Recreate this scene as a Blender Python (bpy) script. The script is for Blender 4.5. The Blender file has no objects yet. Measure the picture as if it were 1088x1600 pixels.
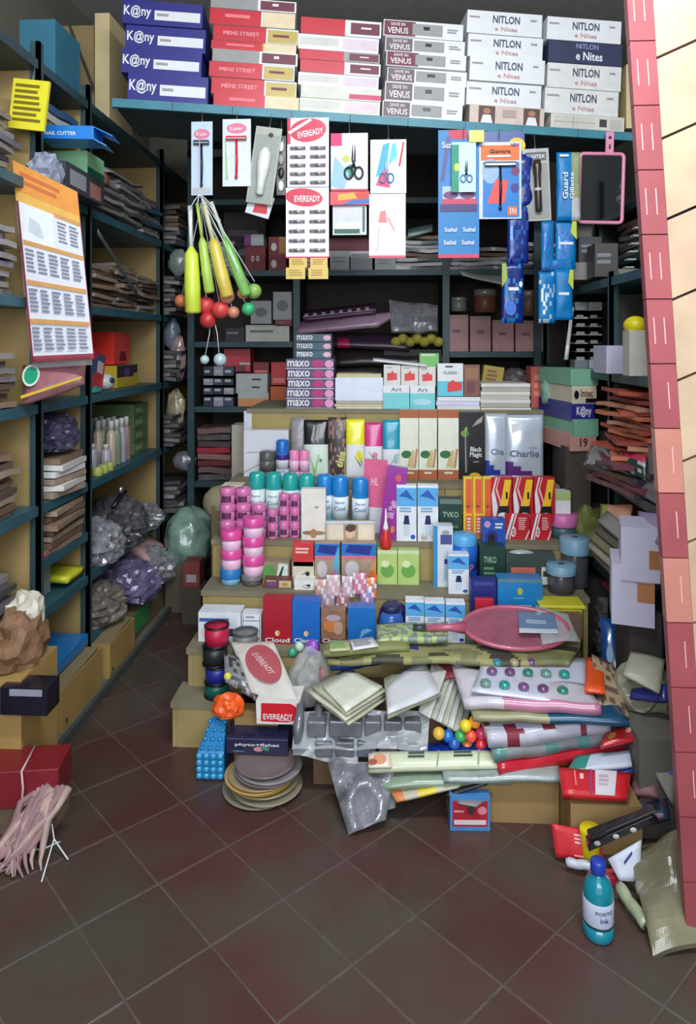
import bpy, math, random
from mathutils import Vector, Matrix, noise, Euler
random.seed(7)
S = bpy.context.scene
COL = S.collection
# ---------------------------------------------------------------- camera
F = 1066.0; PITCH = 0.0; CY = 537 + F*math.tan(PITCH)
YAW = math.atan(56*math.cos(PITCH)/F); CH = 1.25
cd = bpy.data.cameras.new('camera'); cam = bpy.data.objects.new('camera', cd); COL.objects.link(cam)
cd.sensor_fit = 'VERTICAL'; cd.sensor_height = 24; cd.lens = F/1600*24; cd.shift_y = -(800-CY)/1600
cd.clip_start = .02
cam.location = (0, 0, CH); cam.rotation_euler = (math.pi/2-PITCH, 0, YAW)
S.camera = cam
RM = Euler(cam.rotation_euler).to_matrix()
# ---------------------------------------------------------------- light and exposure
S.view_settings.view_transform = 'Standard'; S.view_settings.look = 'None'
S.view_settings.gamma = 1; S.view_settings.exposure = 0.88
w = bpy.data.worlds.new('daylight'); S.world = w; w.use_nodes = True
w.node_tree.nodes['Background'].inputs[0].default_value = (.80, .88, 1, 1)
w.node_tree.nodes['Background'].inputs[1].default_value = .8
def area(name, loc, rot, sx, sy, power, col):
    l = bpy.data.lights.new(name, 'AREA'); l.shape = 'RECTANGLE'; l.size = sx; l.size_y = sy
    l.energy = power; l.color = col
    o = bpy.data.objects.new(name, l); o.location = loc; o.rotation_euler = rot; COL.objects.link(o)
area('tube_light', (.25, .75, 2.72), (math.radians(24), 0, 0), 1.3, .10, 25, (.88, .96, 1))
area('shopfront_daylight', (0.1, -1.1, 2.0), (math.radians(78), 0, 0), 2.0, 1.6, 33, (.92, .96, 1))
# ---------------------------------------------------------------- helpers
def ray(px, py):
    return RM @ Vector(((px-544)/F, -(py-CY)/F, -1))
def P(px, py, d):                     # the point seen at a pixel, at distance d down the shop
    r = ray(px, py); return Vector((0, 0, CH)) + r*(d/r.y)
def Z(px, py, z):                     # the point seen at a pixel, at height z
    r = ray(px, py); return Vector((0, 0, CH)) + r*((z-CH)/r.z)
def lin(c):
    c = c/255.0
    return c/12.92 if c < .04045 else ((c+.055)/1.055)**2.4
MC = {}
def M(c, r=.5, m=0.0, a=1.0, v=.10, sc=25, bump=.0, coat=0.0, rnd=0.0, tr=0.0):
    c = tuple(c); key = (c, r, m, a, v, sc, bump, coat, rnd, tr)
    if key in MC: return MC[key]
    mt = bpy.data.materials.new('surface_%d' % len(MC)); mt.use_nodes = True; nt = mt.node_tree; N = nt.nodes; L = nt.links
    b = N['Principled BSDF']; b.inputs['Roughness'].default_value = r; b.inputs['Metallic'].default_value = m
    b.inputs['Alpha'].default_value = a; b.inputs['Coat Weight'].default_value = coat
    b.inputs['Transmission Weight'].default_value = tr
    base = tuple(lin(x) for x in c)
    tc = N.new('ShaderNodeTexCoord'); n = N.new('ShaderNodeTexNoise'); n.inputs['Scale'].default_value = sc; n.inputs['Detail'].default_value = 4
    L.new(tc.outputs['Object'], n.inputs['Vector'])
    mx = N.new('ShaderNodeMix'); mx.data_type = 'RGBA'
    mx.inputs[6].default_value = tuple(max(0, x*(1-v*2)) for x in base)+(1,)
    mx.inputs[7].default_value = tuple(min(1, x*(1+v*1.6)) for x in base)+(1,)
    L.new(n.outputs['Fac'], mx.inputs[0]); out = mx.outputs[2]
    if rnd:
        oi = N.new('ShaderNodeObjectInfo'); hs = N.new('ShaderNodeHueSaturation')
        mr = N.new('ShaderNodeMapRange'); mr.inputs[3].default_value = 1-rnd; mr.inputs[4].default_value = 1+rnd
        L.new(oi.outputs['Random'], mr.inputs[0]); L.new(mr.outputs[0], hs.inputs['Value']); L.new(out, hs.inputs['Color']); out = hs.outputs[0]
    L.new(out, b.inputs['Base Color'])
    if bump:
        bp = N.new('ShaderNodeBump'); bp.inputs['Strength'].default_value = bump; bp.inputs['Distance'].default_value = .01
        L.new(n.outputs['Fac'], bp.inputs['Height']); L.new(bp.outputs[0], b.inputs['Normal'])
    MC[key] = mt; return mt
def CM(c):                            # colour tuple or material
    return c if isinstance(c, bpy.types.Material) else M(c)
class MB:
    def __init__(s): s.v = []; s.f = []; s.m = []; s.s = []; s.mats = []
    def mi(s, c):
        c = CM(c)
        if c not in s.mats: s.mats.append(c)
        return s.mats.index(c)
    def add(s, vs, fs, c, sm=False):
        o = len(s.v); s.v += [tuple(x) for x in vs]; k = s.mi(c)
        for f in fs: s.f.append(tuple(i+o for i in f)); s.m.append(k); s.s.append(sm)
    def box(s, x0, y0, z0, x1, y1, z1, c):
        s.add([(x0,y0,z0),(x1,y0,z0),(x1,y1,z0),(x0,y1,z0),(x0,y0,z1),(x1,y0,z1),(x1,y1,z1),(x0,y1,z1)],
              [(0,3,2,1),(4,5,6,7),(0,1,5,4),(1,2,6,5),(2,3,7,6),(3,0,4,7)], c); return s
    def hexa(s, p, c):                # eight corners: bottom loop, top loop
        s.add(p, [(0,3,2,1),(4,5,6,7),(0,1,5,4),(1,2,6,5),(2,3,7,6),(3,0,4,7)], c); return s
    def poly(s, pts, y, t, c):        # prism in the xz plane, from y to y+t
        n = len(pts)
        s.add([(x, y, z) for x, z in pts]+[(x, y+t, z) for x, z in pts],
              [tuple(range(n)), tuple(range(2*n-1, n-1, -1))]+[(i, i+n, (i+1) % n+n, (i+1) % n) for i in range(n)], c); return s
    def disc(s, cx, cz, rx, rz, y, t, c, n=20, a=0):
        ca, sa = math.cos(a), math.sin(a); pts = []
        for i in range(n):
            u = rx*math.cos(2*math.pi*i/n); q = rz*math.sin(2*math.pi*i/n)
            pts.append((cx+u*ca-q*sa, cz+u*sa+q*ca))
        return s.poly(pts, y, t, c)
    def lathe(s, prof, c, n=20, cx=0, cy=0, sq=1.0):
        vs = []; fs = []
        for r, z in prof:
            for i in range(n):
                a = 2*math.pi*i/n; vs.append((cx+r*math.cos(a), cy+r*math.sin(a)*sq, z))
        for k in range(len(prof)-1):
            for i in range(n):
                j = (i+1) % n; fs.append((k*n+i, k*n+j, (k+1)*n+j, (k+1)*n+i))
        fs.append(tuple(range(n-1, -1, -1))); fs.append(tuple((len(prof)-1)*n+i for i in range(n)))
        s.add(vs, fs, c, True); return s
    def tube(s, pts, r, c, n=6, closed=False):
        pts = [Vector(p) for p in pts]; m = len(pts); vs = []; fs = []
        rr = r if isinstance(r, (list, tuple)) else [r]*m
        for i, p in enumerate(pts):
            t = (pts[(i+1) % m]-pts[i-1]) if closed else (pts[min(i+1, m-1)]-pts[max(i-1, 0)])
            t.normalize(); u = t.cross(Vector((0, 1, 0)))
            if u.length < .1: u = t.cross(Vector((1, 0, 0)))
            u.normalize(); q = t.cross(u)
            for k in range(n):
                a = 2*math.pi*k/n; vs.append(p+u*math.cos(a)*rr[i]+q*math.sin(a)*rr[i])
        for i in range(m if closed else m-1):
            j = (i+1) % m
            for k in range(n):
                l = (k+1) % n; fs.append((i*n+k, i*n+l, j*n+l, j*n+k))
        if not closed: fs.append(tuple(range(n-1, -1, -1))); fs.append(tuple((m-1)*n+k for k in range(n)))
        s.add(vs, fs, c, True); return s
    def ball(s, cx, cy, cz, rx, ry, rz, c, n=14, m=9):
        prof = []
        for k in range(m+1):
            a = math.pi*k/m-math.pi/2; prof.append((max(.02, math.cos(a)), math.sin(a)))
        o = len(s.v); s.lathe(prof, c, n)
        for i in range(o, len(s.v)):
            x, y, z = s.v[i]; s.v[i] = (cx+x*rx, cy+y*ry, cz+z*rz)
        return s
    def build(s, name, parent=None, loc=None, rot=None, bevel=0):
        me = bpy.data.meshes.new(name); me.from_pydata(s.v, [], s.f); me.update()
        for mt in s.mats: me.materials.append(mt)
        me.polygons.foreach_set('material_index', s.m); me.polygons.foreach_set('use_smooth', s.s)
        o = bpy.data.objects.new(name, me); COL.objects.link(o)
        if parent: o.parent = parent
        if loc is not None: o.location = loc
        if rot is not None: o.rotation_euler = rot
        if bevel:
            b = o.modifiers.new('edge', 'BEVEL'); b.width = bevel; b.segments = 2; b.limit_method = 'ANGLE'
        return o
def tag(o, label=None, cat=None, group=None, kind=None):
    if label: o['label'] = label
    if cat: o['category'] = cat
    if group: o['group'] = group
    if kind: o['kind'] = kind
    return o
def empty(name, label, cat, group, loc, rot=(0,0,0)):
    o = bpy.data.objects.new(name, None); o.empty_display_size = .02; COL.objects.link(o)
    o.location = loc; o.rotation_euler = rot; return tag(o, label, cat, group)
TC = {}
def textmesh(s, bold=0.0):
    if (s, bold) in TC: return TC[(s, bold)]
    cu = bpy.data.curves.new('lettering', 'FONT'); cu.body = s; cu.size = 1; cu.align_x = 'CENTER'; cu.resolution_u = 2
    cu.extrude = .02; cu.offset = bold; cu.align_y = 'CENTER'; cu.space_line = .8
    o = bpy.data.objects.new('lettering', cu); COL.objects.link(o); bpy.context.view_layer.update()
    me = bpy.data.meshes.new_from_object(o.evaluated_get(bpy.context.evaluated_depsgraph_get()))
    bpy.data.objects.remove(o)
    vs = [v.co.copy() for v in me.vertices]
    x0 = min(v.x for v in vs); x1 = max(v.x for v in vs); y0 = min(v.y for v in vs); y1 = max(v.y for v in vs)
    cx, cy, wd, ht = (x0+x1)/2, (y0+y1)/2, x1-x0, y1-y0
    vs = [((v.x-cx)/wd, (v.y-cy)/ht, v.z) for v in vs]; fs = [tuple(p.vertices) for p in me.polygons]
    TC[(s, bold)] = (vs, fs, wd/ht); return TC[(s, bold)]
def put_text(mb, s, cx, cz, wd, y, c, ht=None, a=0.0, bold=.02, slant=0.0):
    vs, fs, asp = textmesh(s, bold); ht = ht or wd/asp; ca, sa = math.cos(a), math.sin(a); out = []
    for x, q, e in vs:
        X = x*wd+slant*q*ht; Q = q*ht; out.append((cx+X*ca-Q*sa, y-(e+.02)*.012, cz+X*sa+Q*ca))
    mb.add(out, fs, c)
def paint(mb, ops, w_, h, y, tx=None):
    """flat print on the front (x -w/2..w/2, z 0..h) just proud of y"""
    e = 0
    for op in ops:
        k = op[0]; e += 1; yy = y-.00035*e
        fx = lambda q: (q-.5)*w_
        if k == 'r': mb.poly([(fx(op[1]), op[2]*h), (fx(op[3]), op[2]*h), (fx(op[3]), op[4]*h), (fx(op[1]), op[4]*h)], yy, .00034, op[5])
        elif k == 'e': mb.disc(fx(op[1]), op[2]*h, op[3]*w_, op[4]*h, yy, .00034, op[5], a=op[6] if len(op) > 6 else 0)
        elif k == 'p': mb.poly([(fx(a), b*h) for a, b in op[1]], yy, .00034, op[2])
        elif k == 'b':
            n = op[5]
            for i in range(n):
                z1 = op[4]-(op[4]-op[2])*i/n; z0 = z1-(op[4]-op[2])/n*.55
                x1 = op[1]+(op[3]-op[1])*random.uniform(.75, 1)
                mb.poly([(fx(op[1]), z0*h), (fx(x1), z0*h), (fx(x1), z1*h), (fx(op[1]), z1*h)], yy, .0003, op[6])
        elif k == 't':                # text, cx, cz, width, colour, height?, angle?
            tgt = tx if tx is not None else mb
            put_text(tgt, op[1], fx(op[2]), op[3]*h, op[4]*w_, y-.00035*len(ops)-.0003, op[5], (op[6]*h if len(op) > 6 and op[6] else None), op[7] if len(op) > 7 else 0)
def carton(name, label, cat, b, d, dep, c, ops=(), group=None, rz=0, ry=0, rx=0, zs=None, bevel=.0015, hook=None, lid=None, extra=None):
    x0, y0, x1, y1 = b; cx = (x0+x1)/2
    p = P(cx, y1, d); wd = (P(x1, y1, d)-P(x0, y1, d)).x; top = P(cx, y0, d).z
    z = p.z if zs is None else zs
    h = max(.004, top-z); loc = (p.x, d+dep/2, z); rot = (rx, ry, rz)
    tx = any(o[0] == 't' for o in ops)
    mb = MB().box(-wd/2, -dep/2, 0, wd/2, dep/2, h, c)
    multi = tx or hook or lid or extra
    root = empty(name, label, cat, group, loc, rot) if multi else None
    t = MB() if tx else None
    paint(mb, ops, wd, h, -dep/2, t)
    if not multi:
        return tag(mb.build(name, None, loc, rot, bevel), label, cat, group)
    bo = mb.build('body' if not hook else 'card', root, bevel=bevel)
    if tx: t.build('lettering', bo)
    if lid: MB().box(-wd/2-.001, -dep/2-.001, h*lid[0], wd/2+.001, dep/2+.001, h+.001, lid[1]).build('lid', root)
    if hook: hooks(root, 0, h, hook)
    if extra: extra(root, wd, h, -dep/2)
    return root
def hooks(root, x, h, zt):            # wire from the card up to the loft board, or a short loop to the card above
    top = min(zt-root.location.z, h+.06)
    if h+root.location.z < 1.88: top = h+.012
    if top <= h: top = h+.01
    MB().tube([(x, .004, h-.008), (x, .002, h+.004), (x, .003, h+.008), (x, .006, top)], .0012, M((150,155,160), .35, .8)).build('hook', root)
def slab(name, label, cat, C, t=.004, c=(200,200,200), nu=10, nv=6, bump=.003, bulge=0.0, sag=0.0, colfn=None, group=None, freq=9, ops=None, smooth=True, seed=None, extra=None, parent=None, kind=None):
    """sheet or pouch through four points: front-left, front-right, back-right, back-left"""
    C = [Vector(x) for x in C]; o = sum(C, Vector())/4
    n = (C[1]-C[0]).cross(C[3]-C[0]).normalized(); sd = Vector((random.random()*50,)*3) if seed is None else Vector((seed,)*3)
    up, dn = [], []
    for j in range(nv+1):
        v = j/nv
        for i in range(nu+1):
            u = i/nu; q = (C[0]*(1-u)+C[1]*u)*(1-v)+(C[3]*(1-u)+C[2]*u)*v-o
            k = (math.sin(math.pi*u)*math.sin(math.pi*v))**.5 if 0 < i < nu and 0 < j < nv else 0
            off = noise.noise(q*freq+sd)*bump; s_ = -sag*(4*(u-.5)**2+4*(v-.5)**2)*.5
            up.append(q+n*(off+k*bulge+t*.5)+Vector((0, 0, s_))); dn.append(q+n*(off-k*bulge-t*.5)+Vector((0, 0, s_)))
    mb = MB(); N1 = len(up); vs = up+dn; W = nu+1; groups = {}
    for j in range(nv):
        for i in range(nu):
            a = j*W+i; cc = colfn((i+.5)/nu, (j+.5)/nv) if colfn else c
            groups.setdefault(cc, []).append((a, a+1, a+1+W, a+W)); groups.setdefault(c, []).append((N1+a, N1+a+W, N1+a+1+W, N1+a+1))
    e = groups.setdefault(c, [])
    for i in range(nu):
        (groups.setdefault(colfn((i+.5)/nu, .02), []) if colfn else e).append((i, N1+i, N1+i+1, i+1))
        e.append((nv*W+i, nv*W+i+1, N1+nv*W+i+1, N1+nv*W+i))
    for j in range(nv): e += [(j*W, (j+1)*W, N1+(j+1)*W, N1+j*W), (j*W+nu, N1+j*W+nu, N1+(j+1)*W+nu, (j+1)*W+nu)]
    mb.v = [tuple(x) for x in vs]
    for cc, fs in groups.items():
        k = mb.mi(cc)
        for f in fs: mb.f.append(f); mb.m.append(k); mb.s.append(smooth)
    if parent is not None: return mb.build(name, parent, o)
    if not ops: return tag(mb.build(name, None, o), label, cat, group, kind)
    root = empty(name, label, cat, group, o); mb.build('body', root)
    # print laid on the sheet, following its four corners
    wd = ((C[1]-C[0])+(C[2]-C[3])).length*.5; h = ((C[3]-C[0])+(C[2]-C[1])).length*.5
    pm = MB(); paint(pm, ops, wd, h, 0, None); out = []
    for x, y, z in pm.v:
        u = x/wd+.5; v = z/h; q = (C[0]*(1-u)+C[1]*u)*(1-v)+(C[3]*(1-u)+C[2]*u)*v-o
        sg = -sag*(4*(u-.5)**2+4*(v-.5)**2)*.5
        out.append(q+n*(noise.noise(q*freq+sd)*bump*.5-y+t*.5+bulge*.95+bump*.3+.0008)+Vector((0, 0, sg)))
    pm.v = [tuple(q) for q in out]; tag(pm.build('printed_design', root), kind='stuff' if False else None); return root
def flat(pts, z): return [Z(x, y, z) for x, y in pts]
def stand(x0, y0, x1, y1, d, lean=0): return [P(x0, y1, d), P(x1, y1, d), P(x1, y0, d+lean), P(x0, y0, d+lean)]
def blob(name, label, cat, c, loc, r, amp=.3, freq=3, sub=3, group=None, smooth=False, flatb=True, seed=None, parent=None, kind=None, ridged=True, rot=(0,0,0)):
    import bmesh
    bm = bmesh.new(); bmesh.ops.create_icosphere(bm, subdivisions=sub, radius=1)
    sd = Vector((random.random()*90, random.random()*9, 3)) if seed is None else Vector((seed, 2, 3))
    for v in bm.verts:
        p = v.co.copy(); a = noise.noise(p*freq+sd)
        if ridged: a = .5-abs(a)*2+.5*noise.noise(p*freq*2.7+sd)
        p *= 1+amp*a
        if flatb: p.z = max(p.z, -.62)
        v.co = Vector((p.x*r[0], p.y*r[1], (p.z+(.62 if flatb else 0))*r[2]))
    mb = MB(); mb.v = [tuple(v.co) for v in bm.verts]; k = mb.mi(c)
    for f in bm.faces: mb.f.append(tuple(v.index for v in f.verts)); mb.m.append(k); mb.s.append(smooth)
    bm.free()
    o = mb.build(name, parent, loc, rot)
    return o if parent is not None else tag(o, label, cat, group, kind)
ORD = ['topmost', 'second from top', 'third from top', 'fourth from top', 'fifth from top', 'sixth from top', 'seventh from top', 'eighth from top', 'ninth from top', 'tenth from top', 'eleventh from top', 'twelfth from top', 'thirteenth from top', 'fourteenth from top']
BOT = {0: 'bottom'}
def pile(name, what, cat, where, X, Y, z, w_, l, n, th, pal, jit=.01, bump=.004, ang=.1, nu=7, nv=5, bulge=0, rz=0, tilt=0):
    """n thin things heaped flat, each an object: what = 'brown paper packet', where = 'pile on ...'"""
    for i in range(n):
        a = rz+random.uniform(-ang, ang); dx = random.uniform(-jit, jit); dy = random.uniform(-jit, jit)
        cc = pal[i % len(pal)]; zz = z+th*(i+.5)
        R = Matrix.Rotation(a, 3, 'Z') @ Matrix.Rotation(tilt*i/max(1, n-1), 3, 'Y')
        C = [Vector((X+dx, Y+dy, zz))+R @ Vector((sx*w_/2, sy*l/2, 0)) for sx, sy in ((-1,-1),(1,-1),(1,1),(-1,1))]
        k = n-1-i; o = ORD[k] if k < 14 else 'low down'
        if i == 0 and n > 2: o = 'bottom one'
        slab(name, '%s, %s of the %s' % (what, o, where), cat, C, th*.82, cc, nu, nv, bump, bulge, 0, smooth=False, group='%ss in the %s' % (name.replace('_', ' '), where))
def struct(o): o['kind'] = 'structure'; return o
# common materials
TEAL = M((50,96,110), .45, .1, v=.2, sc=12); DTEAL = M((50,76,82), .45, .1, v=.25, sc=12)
PLY = M((168,142,92), .7, v=.18, sc=8, bump=.1); CARD = M((150,122,78), .85, v=.12, sc=9)
CLEAR = M((215,220,225), .12, 0, .32, v=.05, bump=.6, sc=45); CLEARD = M((165,166,172), .14, 0.1, .55, v=.2, bump=.5, sc=40, coat=.5)
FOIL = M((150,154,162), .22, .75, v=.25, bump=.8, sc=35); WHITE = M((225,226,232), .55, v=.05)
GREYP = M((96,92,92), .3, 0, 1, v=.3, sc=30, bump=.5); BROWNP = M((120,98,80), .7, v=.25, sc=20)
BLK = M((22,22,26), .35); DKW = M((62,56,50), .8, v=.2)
WIRE = M((150,155,160), .35, .8)
# ================================================================= the room
WALLM = M((120,116,104), .85, v=.2, sc=3, bump=.1)
def wallbox(name, a, b, m): return struct(MB().box(*a, *b, m).build(name))
GROUT = M((88,77,72), .9, v=.3, sc=30)
fl = wallbox('floor', (-1.6, -1.5, -.06), (1.6, 4.4, -.0012), GROUT)
wallbox('wall_left', (-1.6, -1.5, 0), (-1.5, 4.4, 2.9), WALLM); wallbox('wall_right', (1.3, -1.5, 0), (1.4, 4.4, 2.9), WALLM)
wallbox('wall_back', (-1.6, 4.3, 0), (1.4, 4.4, 2.9), WALLM); wallbox('ceiling', (-1.6, -1.5, 2.9), (1.4, 4.4, 2.96), M((190,190,184), .9))
# red oxide tiles laid diagonally
def tilemat():
    mt = M((80,58,54), .40, v=.25, sc=60, rnd=.10, coat=.1); nt = mt.node_tree; N = nt.nodes; L = nt.links
    g_ = N.new('ShaderNodeNewGeometry'); n = N.new('ShaderNodeTexNoise'); n.inputs['Scale'].default_value = 2.6; n.inputs['Detail'].default_value = 6
    L.new(g_.outputs['Position'], n.inputs['Vector']); r = N.new('ShaderNodeValToRGB')
    r.color_ramp.elements[0].position = .40; r.color_ramp.elements[0].color = (lin(78), lin(48), lin(46), 1)
    r.color_ramp.elements[1].position = .62; r.color_ramp.elements[1].color = (lin(74), lin(68), lin(60), 1)
    L.new(n.outputs['Fac'], r.inputs[0])
    hs = [x for x in N if x.type == 'HUE_SAT'][0]; L.new(r.outputs[0], hs.inputs['Color']); return mt
TILE = TILE2 = tilemat()
ta, tb = Vector((.133, .126)), Vector((.162, -.154)); g = .0032; tmesh = {}
def tile_mesh(m):
    la, lb = ta.length, tb.length; ua, ub = ta/la, tb/lb
    pts = [ua*g*.5+ub*g*.5, ta-ua*g*.5+ub*g*.5, ta+tb-ua*g*.5-ub*g*.5, tb+ua*g*.5-ub*g*.5]
    ins = [p+(ta/2+tb/2-p)*.02 for p in pts]
    mb = MB(); mb.add([(p.x, p.y, -.006) for p in pts]+[(p.x, p.y, -.0012) for p in pts]+[(p.x, p.y, 0) for p in ins],
        [(0,4,5,1),(1,5,6,2),(2,6,7,3),(3,7,4,0),(4,8,9,5),(5,9,10,6),(6,10,11,7),(7,11,8,4),(8,11,10,9)], m)
    o = mb.build('floor_tile'); me = o.data; bpy.data.objects.remove(o)
    me.flip_normals(); return me
tm = [tile_mesh(TILE), tile_mesh(TILE2)]; cnt = 0
for i in range(-24, 30):
    for j in range(-24, 24):
        p = Vector((-.549, 1.833))+ta*i+tb*j; c = p+(ta+tb)/2
        if -1.14 < c.x < .95 and .95 < c.y < 4.0:
            if c.y > 2.35 and c.x > -.45: continue
            if cnt >= 299: break
            o = bpy.data.objects.new('floor_tile', tm[1 if noise.noise(Vector((c.x*2.2+4, c.y*2.2, 0))) > .12 else 0]); COL.objects.link(o); o.parent = fl
            o.location = (p.x, p.y, random.uniform(-.0006, .0004)); cnt += 1
# ================================================================= racks
def rack(name, label, xf, xb, ys, boards, postm, H=2.2, z0=0):
    root = empty(name, label, 'rack', None, (xf, ys[0], 0)); s = 1 if xb > xf else -1
    for y in ys:
        MB().box(0, y-ys[0]-.014, z0, s*.012, y-ys[0]+.014, H, postm).box(0, y-ys[0]-.014, z0, s*.03, y-ys[0]-.002, H, postm).build('post', root)
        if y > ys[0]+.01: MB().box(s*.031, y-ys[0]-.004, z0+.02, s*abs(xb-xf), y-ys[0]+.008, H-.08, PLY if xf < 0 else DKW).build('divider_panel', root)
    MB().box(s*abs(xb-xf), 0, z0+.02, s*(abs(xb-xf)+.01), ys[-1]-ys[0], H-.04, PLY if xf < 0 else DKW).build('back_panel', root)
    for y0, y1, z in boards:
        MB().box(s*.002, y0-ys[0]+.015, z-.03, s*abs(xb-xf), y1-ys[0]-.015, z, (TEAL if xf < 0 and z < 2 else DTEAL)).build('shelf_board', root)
    return root
LB = [.16, .40, .74, 1.06, 1.39, 1.75, 2.14]
lb = []
for y0, y1 in ((1.55,2.10),(2.10,2.46),(2.46,3.29),(3.29,4.12)): lb += [(y0, y1, z) for z in LB]
lb.append((2.10, 2.46, .56))
rack('left_rack', 'long teal metal rack with plywood panels and shelves along the left wall', -1.08, -1.42, [1.55, 2.10, 2.46, 3.29, 4.12], lb, DTEAL)
RB = [.12, .45, .78, 1.15, 1.48]
rb = []
RY = [1.5, 1.95, 2.41, 2.97, 3.38]
for y0, y1 in zip(RY, RY[1:]): rb += [(y0, y1, z) for z in RB]
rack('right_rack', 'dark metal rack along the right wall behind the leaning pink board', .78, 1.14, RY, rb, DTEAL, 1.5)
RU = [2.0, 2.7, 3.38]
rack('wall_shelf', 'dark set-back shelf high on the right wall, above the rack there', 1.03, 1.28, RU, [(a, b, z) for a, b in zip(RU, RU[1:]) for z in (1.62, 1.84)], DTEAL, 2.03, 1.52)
# grey plinth ledge running along the left rack foot
tag(MB().box(-1.08, 1.6, 0, -.99, 4.0, .012, M((112,108,100), .8, v=.2)).box(-1.0, 1.6, 0, -.985, 4.0, .03, M((70,74,74), .7, v=.2)).build('floor_ledge'), kind='structure')
# back rack
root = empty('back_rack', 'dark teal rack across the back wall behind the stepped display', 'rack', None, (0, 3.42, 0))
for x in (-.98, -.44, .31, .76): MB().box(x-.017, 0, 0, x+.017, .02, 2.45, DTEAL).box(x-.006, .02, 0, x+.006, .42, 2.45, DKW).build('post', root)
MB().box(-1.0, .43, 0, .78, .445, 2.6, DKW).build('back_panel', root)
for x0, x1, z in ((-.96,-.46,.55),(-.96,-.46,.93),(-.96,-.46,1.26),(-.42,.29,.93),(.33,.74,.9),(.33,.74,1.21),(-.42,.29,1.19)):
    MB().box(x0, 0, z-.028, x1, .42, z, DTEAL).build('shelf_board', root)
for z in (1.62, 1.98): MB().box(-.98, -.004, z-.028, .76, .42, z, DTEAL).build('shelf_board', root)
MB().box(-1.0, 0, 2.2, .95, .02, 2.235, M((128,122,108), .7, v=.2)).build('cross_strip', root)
# loft board
LA = P(175, 153, 2.48); LBp = P(990, 207, 2.72)
LX = (LBp-LA); LW = LX.length; LXn = LX.normalized(); LR = (0, math.asin(-LXn.z), math.atan2(LX.y, LX.x))
root = empty('loft_board', 'blue-green painted loft board carrying boxes, with goods hanging below', 'shelf', None, LA, LR)
for k in range(9): MB().box(LW*k/9+.0008, 0, -.032, LW*(k+1)/9-.0008, .018, 0, M((62,128,146), .45, v=.22, sc=10)).build('edge_strip', root)
MB().box(0, .02, -.016, LW, .42, 0, M((70,88,90), .7, v=.3)).build('board', root)
def LD(px): return 2.48+.24*(px-175)/815
def LZ(px): return P(px, 153+(px-175)*.0663, LD(px)).z
# stepped display stand
T = [(.14, 2.08, 2.20), (.262, 2.18, 2.36), (.385, 2.36, 2.50), (.523, 2.50, 2.68), (.70, 2.68, 2.86), (.975, 2.86, 3.30)]
root = empty('display_stand', 'stepped plywood stand full of toiletries in the shop centre', 'display stand', None, (0, 2.08, 0))
TREAD = M((128,120,98), .75, v=.2, sc=7, bump=.1); RISER = M((160,142,92), .75, v=.2, sc=7, bump=.1)
SX = [(-.66,-.45), (-.64,.55), (-.64,.70), (-.64,.70), (-.62,.68), (-.58,.66)]
for k, (z, y0, y1) in enumerate(T):
    x0, x1 = SX[k]; pz = 0 if k == 0 else T[k-1][0]
    MB().box(x0, y0-2.08, z-.018, x1, y1-2.08+(.01 if k < 5 else 0), z, TREAD).build('tread', root)
    MB().box(x0+.005, y0-2.08+.006, 0, x0+.02, y1-2.08, z-.018, RISER).build('side_panel', root)
    MB().box(x1-.02, y0-2.08+.006, 0, x1-.005, y1-2.08, z-.018, RISER).build('side_panel', root)
    n = 3 if k else 1
    for q in range(n):
        a = x0+.021+(x1-x0-.042)*q/n; b = x0+.021+(x1-x0-.042)*(q+1)/n-.002
        MB().box(a, y0-2.08+.004, max(0, pz-.02), b, y0-2.08+.016, z-.018, RISER).build('riser_panel', root)
# ================================================================= loft goods
def loft(name, label, cat, px0, px1, y0, y1, c, ops=(), group=None, dep=.30, jx=0):
    cx = (px0+px1)/2; d = LD(cx); rel = (cx-175)*.0663+153
    a = P(px0, y1, d); b = P(px1, y1, d); wd = (b-a).x*1.0; h = P(cx, y0, d).z-P(cx, y1, d).z-.0012
    p = P(cx, y1, d); R = Euler(LR).to_matrix(); loc = p+R @ Vector((0, dep/2+.005+jx, 0))
    tx = any(o[0] == 't' for o in ops); mb = MB().box(-wd/2, -dep/2, 0, wd/2, dep/2, h, c); t = MB() if tx else None
    if tx:
        root = empty(name, label, cat, group, loc, LR); paint(mb, ops, wd, h, -dep/2, t)
        bo = mb.build('carton_body', root, bevel=.0015); t.build('lettering', bo)
    else:
        paint(mb, ops, wd, h, -dep/2); tag(mb.build(name, None, loc, LR, .0015), label, cat, group)
def base_y(px): return 153+(px-175)*.0663
def stack(px0, px1, rows, where, group):
    """rows from the board up: (height px, shift px, material, ops, description)"""
    y = base_y((px0+px1)/2); n = len(rows)
    for i, (h, sh, c, ops, desc) in enumerate(rows):
        k = n-1-i; o = 'bottom one' if i == 0 else ORD[k]
        loft('garment_box', '%s, %s in %s' % (desc, o, where), 'box', px0+sh, px1+sh, y-h, y, c, ops, group, jx=random.uniform(-.004, .012)+.004); y -= h
NAVY = M((44,44,128), .4, v=.08); WH = M((222,222,226), .45, v=.05); RED = M((196,36,52), .4, v=.08); MAR = M((112,44,62), .5, v=.1); GOLD = M((190,166,84), .4, v=.12); GR = M((150,148,148), .5); SIL = M((190,190,196), .45)
kony = [('r',.40,.22,.97,.62,WH), ('b',.43,.30,.6,.5,1,GR), ('t','K@ny',.19,.50,.34,WH,.55)]
kr = [(43, 8, NAVY, kony, 'navy garment box with white lettering'), (38, -2, NAVY, kony, 'navy garment box with white lettering'), (38, 4, NAVY, kony, 'navy garment box with white lettering'), (38, 0, NAVY, kony, 'navy garment box with white lettering')]
stack(192, 314, kr, 'the navy stack on the loft', 'navy garment boxes on the loft')
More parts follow.
